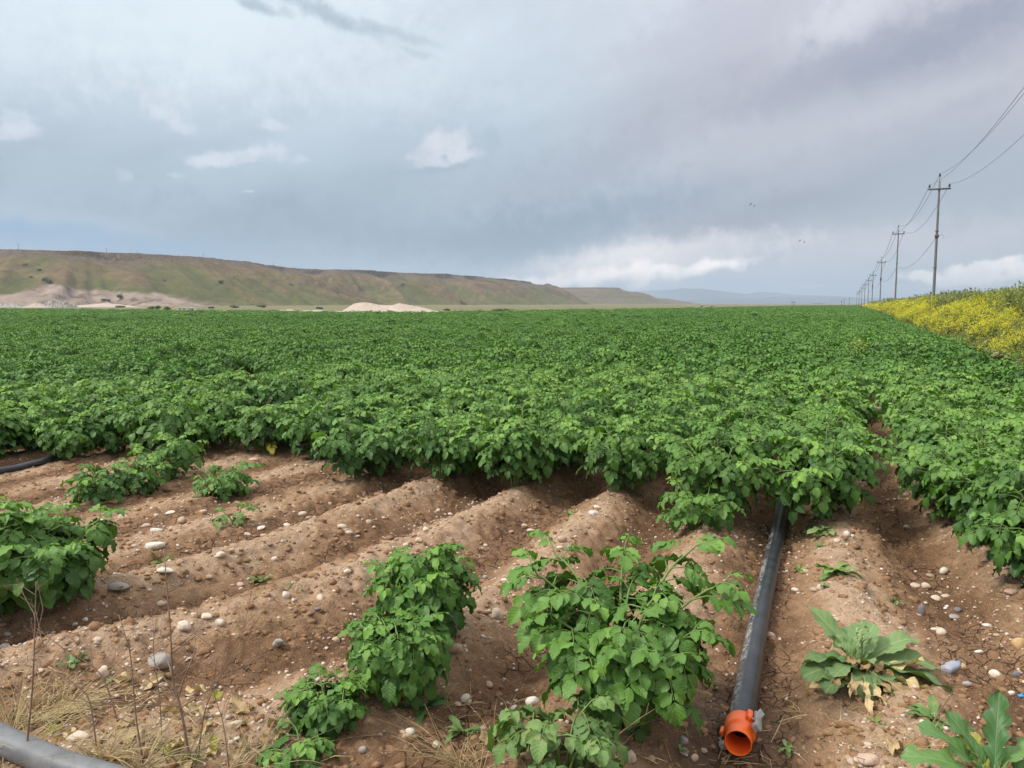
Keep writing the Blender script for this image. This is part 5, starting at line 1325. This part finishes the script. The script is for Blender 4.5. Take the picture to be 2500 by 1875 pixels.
for i, (px, py, r, lab, mt, n) in enumerate(((2015, 1300, .20, 'grey-green weed rosette under the front plant right of the pipe', 'dock', 14), (2040, 1398, .15, 'flat pale weed rosette on the ridge right of the pipe', 'leaf_pale', 12), (1690, 1287, .10, 'small pale weed by the flat stone left of the pipe', 'leaf_pale', 12), (1392, 1258, .08, 'small green weed left of the white stone pair', 'dock', 10),
                                             (172, 1628, .09, 'green weed seedling among the dry grass on the left', 'dock2', 9), (268, 1660, .05, 'tiny seedling right of the green weed in the dry grass', 'leaf_pale', 6), (2000, 1338, .08, 'thin weed sprout above the flat pale rosette', 'leaf_pale', 7), (1950, 1395, .06, 'tiny weed beside the pipe on its right', 'leaf_pale', 7), (2185, 1468, .08, 'tiny weed at the ridge edge above the slate sliver', 'leaf_pale', 7),
                                             (640, 1420, .10, 'wispy weed on the left furrow slope', 'leaf_pale', 9), (395, 1375, .12, 'wispy green weed by the largest white stone', 'leaf_pale', 9), (300, 1440, .08, 'flat weed on the long grey stone', 'leaf_pale', 9), (1130, 1790, .09, 'thin green weed in the straw at the bottom', 'leaf_pale', 8), (2010, 1435, .06, 'tiny light green weed under the flat pale rosette', 'leaf_pale', 7),
                                             (1040, 1730, .12, 'leafy weed at the right foot of the light green potato plant', 'dock2', 12), (1660, 1835, .0501, 'tiny sprout beside the grey stones', 'leaf_pale', 5), (1920, 1830, .06, 'thin weed sprout right of the orange coupling', 'leaf_pale', 6), (2280, 1760, .10, 'feathery weed behind the lobed weed', 'leaf_pale', 12), (2140, 1770, .05, 'low weed between the withered leaves', 'dock2', 7))):
    small_weed(px, py, r, lab, mt, 40 + i, n)

# ------------------------------------------------------------------ dry stalks, straw and leaf litter
def stalk(bx, by, pts, label, nbr, r0=.006, seed=0, spread=.5):
    r0 *= .72
    b = on_ground(bx, by); Y = b.y; g = np.random.default_rng(seed)
    P = [np.array(b) - (0, 0, .02)] + [np.array(at_depth(px, py, Y + dy)) for (px, py, dy) in pts]; P = np.array(P)
    u = np.linspace(0, 1, 14); q = np.linspace(0, 1, len(P)); C = np.stack([np.interp(u, q, P[:, c]) for c in range(3)], -1); C[1:-1] = .5 * C[1:-1] + .25 * (C[:-2] + C[2:])
    o = C[0].copy(); mb = MB(); tube(mb, C - o, np.linspace(r0, r0 * .3, 14), 6, .5)
    br = MB(); H = np.linalg.norm(C[-1] - C[0])
    for k in range(nbr):
        t = g.uniform(.2, .95); s = np.array([np.interp(t, u, C[:, c]) for c in range(3)]) - o; a = g.uniform(0, 6.28); L = H * g.uniform(.15, .55) * (1.15 - t) * 1.3
        d = norm(np.array([math.cos(a) * spread * 1.6, math.sin(a) * spread, g.uniform(.35, 1.1)])); e = s + d * L
        m = s + d * L * .5 + g.normal(0, .012, 3); tube(br, [s, m, e], [r0 * .4, r0 * .3, r0 * .15], 4, .5, cap=False)
        for z in range(int(g.integers(1, 5))):
            w = g.uniform(.35, .95); s2 = s * (1 - w) + e * w; d2 = norm(d + g.normal(0, .6, 3)); tube(br, [s2, s2 + d2 * L * g.uniform(.1, .35)], [r0 * .22, r0 * .1], 3, .5, cap=False)
    root = empty('dry_stalk', o); tag(root, label, 'dry weed', 'dry weed stalks in the bottom left corner')
    mb.build('stem', M['twig'], root)
    if nbr: br.build('twig', M['twig'], root)
stalk(468, 1872, [(440, 1720, 0), (420, 1660, .02), (418, 1560, 0), (400, 1340, .05)], 'tallest branched grey stalk standing right of the corner pipe', 16, .0075, 1, .8)
stalk(58, 1868, [(78, 1700, 0), (84, 1580, 0), (88, 1420, .0)], 'tall thin brown stalk rising over the corner pipe', 8, .0055, 2)
stalk(480, 1860, [(500, 1720, 0), (590, 1560, -.02), (625, 1390, .05)], 'slanting brown stalk leaning right of the tallest one', 10, .004, 3)
stalk(290, 1760, [(250, 1640, 0), (150, 1580, 0), (90, 1535, .0)], 'thin stalk bent to the left across the dry grass', 7, .004, 4)
stalk(240, 1850, [(220, 1700, 0), (170, 1660, 0), (95, 1620, .05)], 'long twig lying across the corner behind the pipe', 6, .004, 5)
stalk(350, 1860, [(330, 1740, 0), (320, 1600, 0), (290, 1500, 0)], 'dark forked stalk left of the tallest one', 14, .0045, 6, .9)
stalk(395, 1800, [(390, 1700, 0), (372, 1580, 0), (385, 1500, 0)], 'dark thin stalk beside the big grey stone', 10, .0035, 7)
stalk(100, 1460, [(98, 1520, 0), (105, 1440, -.25), (108, 1432, -.25)], 'short dry stalk in front of the bushy left plant', 2, .003, 8)
stalk(560, 1870, [(545, 1760, 0), (520, 1690, .02), (530, 1600, 0)], 'fine twig near the beige wedge-shaped stone', 8, .003, 9)
stalk(1560, 1840, [(1500, 1790, -.05), (1590, 1760, 0), (1625, 1745, .02)], 'bare twig arching before the tallest potato plant', 5, .003, 10)
stalk(1432, 1890, [(1500, 1800, 0), (1560, 1755, 0), (1600, 1730, .02)], 'long straw-coloured twig under the tallest potato plant', 5, .0035, 11)
stalk(2258, 1800, [(2290, 1740, 0), (2320, 1700, 0), (2325, 1690, 0)], 'dry bent stalk behind the lobed weed', 5, .004, 12)
def tuft(px, py, n, L, label, seed, mat='straw', spread=.9, lean=(0, 0), wdt=.0035):
    p = on_ground(px, py); g = np.random.default_rng(seed); mb = MB(); n = int(n * (1.2 if px < 700 else 1.2))
    for k in range(n):
        a = g.uniform(0, 6.28); l = L * g.uniform(.5, 1.15); o = np.array([math.cos(a), math.sin(a), 0]) * g.uniform(0, .06)
        d = np.array([math.cos(a) * spread * g.uniform(.2, 1) + lean[0], math.sin(a) * spread * g.uniform(.2, 1) + lean[1], g.uniform(.5, 1.1)]); d = norm(d); kk = g.normal(0, .28, 3) * (1, 1, .4)
        t = np.linspace(0, 1, 6)[:, None]; P = o + d * l * t + kk * l * t ** 2 + np.array([d[0], d[1], 0]) * l * .35 * t ** 2 - UP * (l * g.uniform(.1, .6) * t ** 2); P[:, 2] = np.maximum(P[:, 2], .003)
        tube(mb, P, np.linspace(.5, .12, 6) * wdt, 3, g.uniform(0, 1), cap=False)
    o = mb.build('grass_tuft', M[mat], loc=p); tag(o, label, 'grass tuft', 'tufts of grass on the bare soil')
for i, (px, py, n, L, lab, mt, sp, ln) in enumerate(((30, 1790, 60, .30, 'thick dry grass tuft at the left edge above the corner pipe', 'straw', .9, (0, 0)), (110, 1760, 46, .26, 'dry grass tuft leaning right, beside the large pale stone', 'straw', .8, (.4, .1)), (165, 1735, 40, .24, 'straw tuft under the green weed seedling', 'straw', .8, (.35, .2)), (20, 1850, 50, .26, 'tangled straw over the corner pipe at the left edge', 'straw', 1.2, (.2, 0)),
        (260, 1850, 46, .20, 'tangled straw at the end of the corner pipe', 'straw', 1.3, (0, 0)), (350, 1870, 50, .20, 'straw tangle at the foot of the tallest stalk', 'straw', 1.3, (.1, 0)), (560, 1880, 30, .16, 'small straw tangle left of the tiny potato shoot', 'straw', 1.3, (0, 0)), (440, 1870, 16, .16, 'green grass blades at the foot of the tallest stalk', 'grass', .5, (0, 0)),
        (1120, 1872, 34, .24, 'pale straw tuft with long awns at the bottom centre', 'straw', .7, (-.25, 0)), (1215, 1800, 8, .17, 'single straw ear standing at the bottom centre', 'straw', .25, (-.05, 0)), (1170, 1885, 20, .16, 'dry grass at the bottom edge left of the dusty plant', 'straw', 1.2, (0, 0)), (1490, 1715, 14, .20, 'green grass blades in front of the tallest potato plant', 'grass', .5, (0, 0)),
        (640, 1870, 22, .22, 'arching dry stems over the tiny potato shoot', 'straw', 1.1, (.5, 0)), (1760, 1860, 9, .12, 'few dry straws in front of the orange coupling', 'straw', 1.4, (.5, 0)), (2200, 1830, 24, .12, 'short dry grass between the two broad-leaved weeds', 'straw', 1.2, (0, 0)), (700, 1445, 16, .10, 'wisp of green grass on the left furrow slope', 'grass', .7, (0, 0)), (1070, 1395, 14, .08, 'wisp of pale grass left of the furrow by the dome-shaped plant', 'grass', .8, (0, 0)))):
    tuft(px, py, n, L, lab, 60 + i, mt, sp, ln, .0045 if mt == 'grass' else .0032)
lg = np.random.default_rng(31)
mb = MB()
for k in range(620):
    px, py = (lg.uniform(0, 800), lg.uniform(1600, 1872)) if k < 400 else (lg.uniform(1000, 2300), lg.uniform(1700, 1872))
    if k < 470 and py < 1875 - .36 * (800 - px) - 30 * lg.uniform(0, 1): continue
    p = np.array(on_ground(px, py)); a = lg.uniform(0, 6.28); l = lg.uniform(.03, .16); d = np.array([math.cos(a), math.sin(a), lg.uniform(-.05, .35)])
    tube(mb, [p + (0, 0, .006), p + d * l * .5 + (0, 0, .008) + lg.normal(0, .008, 3), p + d * l + (0, 0, .006)], [.0015, .0018, .0007], 3, lg.uniform(0, 1), cap=False)
stuff(mb.build('straw_litter', M['straw']), 'loose bits of straw strewn over the soil along the bottom edge', 'straw')
def fallen(px, py, L, label, group, k):
    p = on_ground(px, py); g = np.random.default_rng(500 + k); mb = MB(); a = g.uniform(0, 6.28); d = np.array([[math.cos(a), math.sin(a), g.uniform(0, .35)]])
    leaflets(mb, np.array([[0, 0, .008]]), d, np.array([[0, 0, 1.0]]) + g.normal(0, .3, (1, 3)), [L], [L * g.uniform(.3, .55)], [g.uniform(-.8, 1.4)], [g.uniform(.3, 1.2)], [g.uniform(0, 1)], 10, 7, g, .7, .6, .30, .2, 4)
    o = mb.build('dry_leaf', M['dry_leaf'] if g.uniform() > .03 else M['yellow_leaf'], loc=p); tag(o, label, 'dry leaf', group)
for k in range(34):
    while True:
        px, py = lg.uniform(0, 760), lg.uniform(1690, 1868)
        if py > 1875 - .42 * px - 60 and bare(px, py): break
    fallen(px, py, lg.uniform(.05, .12), 'curled dry tan leaf among the straw in the bottom left corner', 'dry leaves in the bottom left corner', k)
fallen(320, 1666, .13, 'pale yellow withered leaf lying below the big grey stone', 'dry leaves on the soil', 60)
fallen(400, 1655, .12, 'crumpled pale leaf right under the big grey stone', 'dry leaves on the soil', 61)
fallen(1210, 1790, .10, 'crumpled straw-coloured leaf at the bottom centre', 'dry leaves on the soil', 62)
fallen(2180, 1850, .12, 'dry leaf at the bottom between coupling and lobed weed', 'dry leaves on the soil', 63)

# ------------------------------------------------------------------ the flowering bank
br_ = np.random.default_rng(21)
def mustard(seed, H=.8, n=11, heads=26, yellow=True):
    g = np.random.default_rng(seed); S, F = MB(), MB()
    hp = []
    for k in range(n):
        a = g.uniform(0, 6.28); r = g.uniform(.05, .34) * H; h = H * g.uniform(.55, 1.05)
        e = np.array([math.cos(a) * r, math.sin(a) * r, h]); m = e * (.45, .45, .55); tube(S, [(0, 0, -.05), m, e], [.007, .005, .003], 3, .5, cap=False); hp.append(e)
        for z in range(3):
            w = g.uniform(.5, .9); s = m * (1 - w) + e * w; d = s + norm(g.normal(0, 1, 3) + (0, 0, 1.2)) * g.uniform(.08, .18); tube(S, [s, d], [.003, .002], 3, .5, cap=False); hp.append(d)
    hp = np.array(hp)
    nl = 70; c = hp[g.integers(0, len(hp), nl)] * g.uniform(.15, .85, (nl, 1)); leaf_cards(S, c, np.tile(UP, (nl, 1)), .055, g, (0, .7))
    if yellow:
        k = heads * 9; c = hp[g.integers(0, len(hp), k)] + g.normal(0, .024, (k, 3)); leaf_cards(F, c, np.tile(UP, (k, 1)) * .6, .0145, g, (0, 1))
    return S, F
MUST = []; SH = ['yellow flowering mustard at the field edge, nearest the right edge of the photo', 'yellow flowering mustard at the foot of the bank above the boulder', 'yellow flowering mustard bush jutting out over the crop', 'yellow flowering mustard clump midway along the bank foot']
for i, (Y, dv) in enumerate(((15.0, 3.75), (17.5, 3.8), (24.0, 3.6), (33.0, 3.7))):
    x = dv + TR * Y; root = empty('mustard_plant', (x, Y, gz(x, Y))); tag(root, SH[i], 'mustard plant', 'mustard plants singled out on the bank'); S, F = mustard(50 + i)
    a = S.build('stem', M['grass'], root, False); b = F.build('bloom', M['petal'], root, False); MUST.append((a, b))
for i, (px, py, h) in enumerate(((2075, 862, .62), (2120, 862, .66), (2097, 850, .6))):
    Y = 1.15 * FPX / (py - HZ) ; x = (px - CX) / FPX * Y; root = empty('mustard_plant', (x, Y, 0), 0, (.8, .8, h / .8 + .1)); tag(root, ('yellow-green mustard plant growing up through the crop, left one', 'yellow-green mustard plant growing up through the crop, right one', 'yellow-green mustard plant growing up through the crop, behind the other two')[i], 'mustard plant', 'mustard plants in the crop')
    link('stem', MUST[i][0].data, root); link('bloom', MUST[i][1].data, root)
def tallweed(seed, H=.9, n=46):
    g = np.random.default_rng(seed); S = MB()
    for k in range(n):
        a = g.uniform(0, 6.28); r = g.uniform(0, .32); o = np.array([math.cos(a), math.sin(a), 0]) * r; h = H * g.uniform(.6, 1.05); e = o + (g.normal(0, .07), g.normal(0, .07), h)
        tube(S, [o, o * .5 + e * .5 + g.normal(0, .02, 3), e], [.005, .004, .002], 3, g.uniform(0, 1), cap=False)
        kk = 7; w = g.uniform(.25, 1, (kk, 1)); leaf_cards(S, o * (1 - w) + e * w + g.normal(0, .02, (kk, 3)), g.normal(0, 1, (kk, 3)) + UP * .5, .038, g, (0, 1))
    return S
TW = []
for i, (Y, dv, lab) in enumerate(((19, 6.2, 'tall green weed clump on the bank at the right edge'), (27, 6.4, 'tall green weed clump on the bank behind the mustard'), (58, 6.0, 'green weed clump at the foot of the tallest utility pole'), (30, 7.5, 'dense green weed clump on top of the bank'))):
    x = dv + TR * Y; root = empty('tall_weed', (x, Y, gz(x, Y))); tag(root, lab, 'weed', 'tall weeds singled out on the bank'); TW.append(tallweed(80 + i).build('foliage', M['grass'], root, False))
def bank_points(n, v0, v1, y0, y1, g):
    Y = y0 * (y1 / y0) ** g.uniform(0, 1, n); V = v0 + (v1 - v0) * g.uniform(0, 1, n) ** 1.0; X = V + TR * Y; return X, Y, V
def bank_scatter(name, n, v0, v1, y0, y1, protos, mat, label, cat, seed, hs, dens):
    g = np.random.default_rng(seed); X, Y, V = bank_points(n, v0, v1, y0, y1, g); k = dens(X, Y, V) > g.uniform(0, 1, len(X)); X, Y, V = X[k], Y[k], V[k]; m = len(X)
    s = hs * g.uniform(.75, 1.2, m) * (1 + .2 * vnoise(X * .3, Y * .3, seed)); w = s * np.clip(Y / 45, 1, 2.6)
    return scatter(name, np.stack([X, Y, ground(X, Y, False) - .03], -1), np.stack([g.normal(0, .12, m), g.normal(0, .12, m), g.uniform(0, 6.28, m)], -1), np.stack([w, w, s], -1), g.integers(0, len(protos), m), protos, mat, label, cat)
wob = lambda X, Y: .9 * vnoise(X * .12, Y * .12, 5) + .5 * vnoise(X * .4, Y * .4, 6)
yel = lambda X, Y, V: np.clip(1.25 - np.abs(V - 4.25 - .6 * wob(X, Y) - .012 * np.clip(Y - 40, 0, 60)) / 1.38, 0, 1) * np.clip(.68 + 1.6 * vnoise(X * .5, Y * .3, 9), .08, 1)
bank_scatter('mustard_stems', 5200, 3.1, 8.0, 10, 330, [m[0] for m in MUST], M['grass'], 'green stems and leaves of the mustard along the field edge', 'mustard stems', 4, 1.0, yel)
bank_scatter('mustard_flowers', 5200, 3.1, 8.0, 10, 330, [m[1] for m in MUST], M['petal'], 'band of yellow mustard flowers along the field edge', 'mustard flowers', 4, 1.0, yel)
bank_scatter('tall_weeds', 9000, 5.2, 22.0, 9, 330, TW, M['grass'], 'tall green weeds growing over the bank behind the mustard', 'weeds', 6, 1.12, lambda X, Y, V: np.clip((V - 4.9 - .6 * wob(X, Y)) / .8, 0, 1) * np.clip(.9 + .5 * vnoise(X * .3, Y * .3, 3), .2, 1))
bank_scatter('bank_grass', 3000, 2.95, 4.6, 8, 240, TW, M['grass'], 'short olive and tan grass at the foot of the bank', 'grass', 8, .42, lambda X, Y, V: np.clip(.7 + .8 * vnoise(X * .6, Y * .6, 33), 0, 1))
SE = ['dark seed stalk left of the tallest utility pole', 'dark seed stalk just right of the tallest utility pole', 'second dark seed stalk right of the tallest utility pole', 'third dark seed stalk right of the tallest utility pole', 'dark seed stalk, left one of the dense group on the bank skyline', 'dark seed stalk in the dense group on the bank skyline, below the highest', 'highest dark seed stalk on the bank skyline', 'dark seed stalk leaning beside the highest one',
      'dark seed stalk alone right of the dense group', 'dark seed stalk far right, left one of two', 'dark seed stalk far right, right one of two', 'small dark seed stalk between the group and the far right pair']
for i, (px, py) in enumerate(((2265, 713), (2292, 716), (2303, 714), (2322, 709), (2335, 712), (2348, 707), (2361, 703), (2364, 712), (2376, 713), (2399, 713), (2466, 712), (2474, 711))):
    Y = 40; x = (px - CX) / FPX * Y; z = EYE + (HZ - py) / FPX * Y; g0 = gz(x, Y); root = empty('seed_stalk', (x, Y, g0)); tag(root, SE[i], 'weed stalk', 'dark seed stalks on the bank skyline')
    mb = MB(); h = z - g0; tube(mb, [(0, 0, 0), (.02, 0, h * .6), (0, 0, h)], [.016, .013, .01], 5); mb.build('stem', M['seed'], root)
    mb = MB(); k = 26; P = br_.normal(0, .03, (k, 3)) + (0, 0, h - .03); leaf_cards(mb, P, br_.normal(0, 1, (k, 3)), .03, br_); 
    for q in range(3): s = br_.normal(0, .11, 3); P = br_.normal(0, .02, (9, 3)) + (s[0], s[1], h - .25 - .1 * q); leaf_cards(mb, P, br_.normal(0, 1, (9, 3)), .026, br_); tube(mb, [(0, 0, h - .45 - .1 * q), (s[0], s[1], h - .25 - .1 * q)], .008, 4)
    mb.build('seed_head', M['seed'], root, False)
def boulder(px, py, Y, r, label, kind, seed):
    x = (px - CX) / FPX * Y; z = EYE + (HZ - py) / FPX * Y; v, f = stone_shape(ICO3, seed, .12, .4); mb = MB(); mb.add(v * (r, r * .8, r * .75), None, f, .5); o = mb.build('boulder', M['s_' + kind], loc=(x, Y, z)); tag(o, label, 'boulder', 'boulders at the foot of the bank')
boulder(2438, 868, 13.6, .10, 'tan boulder at the bottom of the flowering bank near the right edge', 'earth', 1)
boulder(2465, 873, 13.4, .07, 'darker lump of earth right of the tan boulder', 'earth', 2)

# ------------------------------------------------------------------ air
mb = MB(); x0, x1, y0, y1, z0, z1 = -9500, 9500, -450, 9800, -2.2, 235
V = [(x, y, z) for x in (x0, x1) for y in (y0, y1) for z in (z0, z1)]
mb.add(V, [(0, 1, 3, 2), (4, 6, 7, 5), (0, 4, 5, 1), (2, 3, 7, 6), (0, 2, 6, 4), (1, 5, 7, 3)])
hm = bpy.data.materials.new('haze'); hm.use_nodes = True; t = NT(hm.node_tree); t.n.clear()
pv = t.new('ShaderNodeVolumePrincipled', {'Color': (0.74, 0.87, 1.0, 1), 'Density': 1.8e-4, 'Anisotropy': 0.2}); ou = t.new('ShaderNodeOutputMaterial'); t.l.new(pv.outputs[0], ou.inputs['Volume'])
hz = mb.build('haze', hm, smooth=False); stuff(hz, 'thin bluish haze in the air in front of the mountains', 'haze')
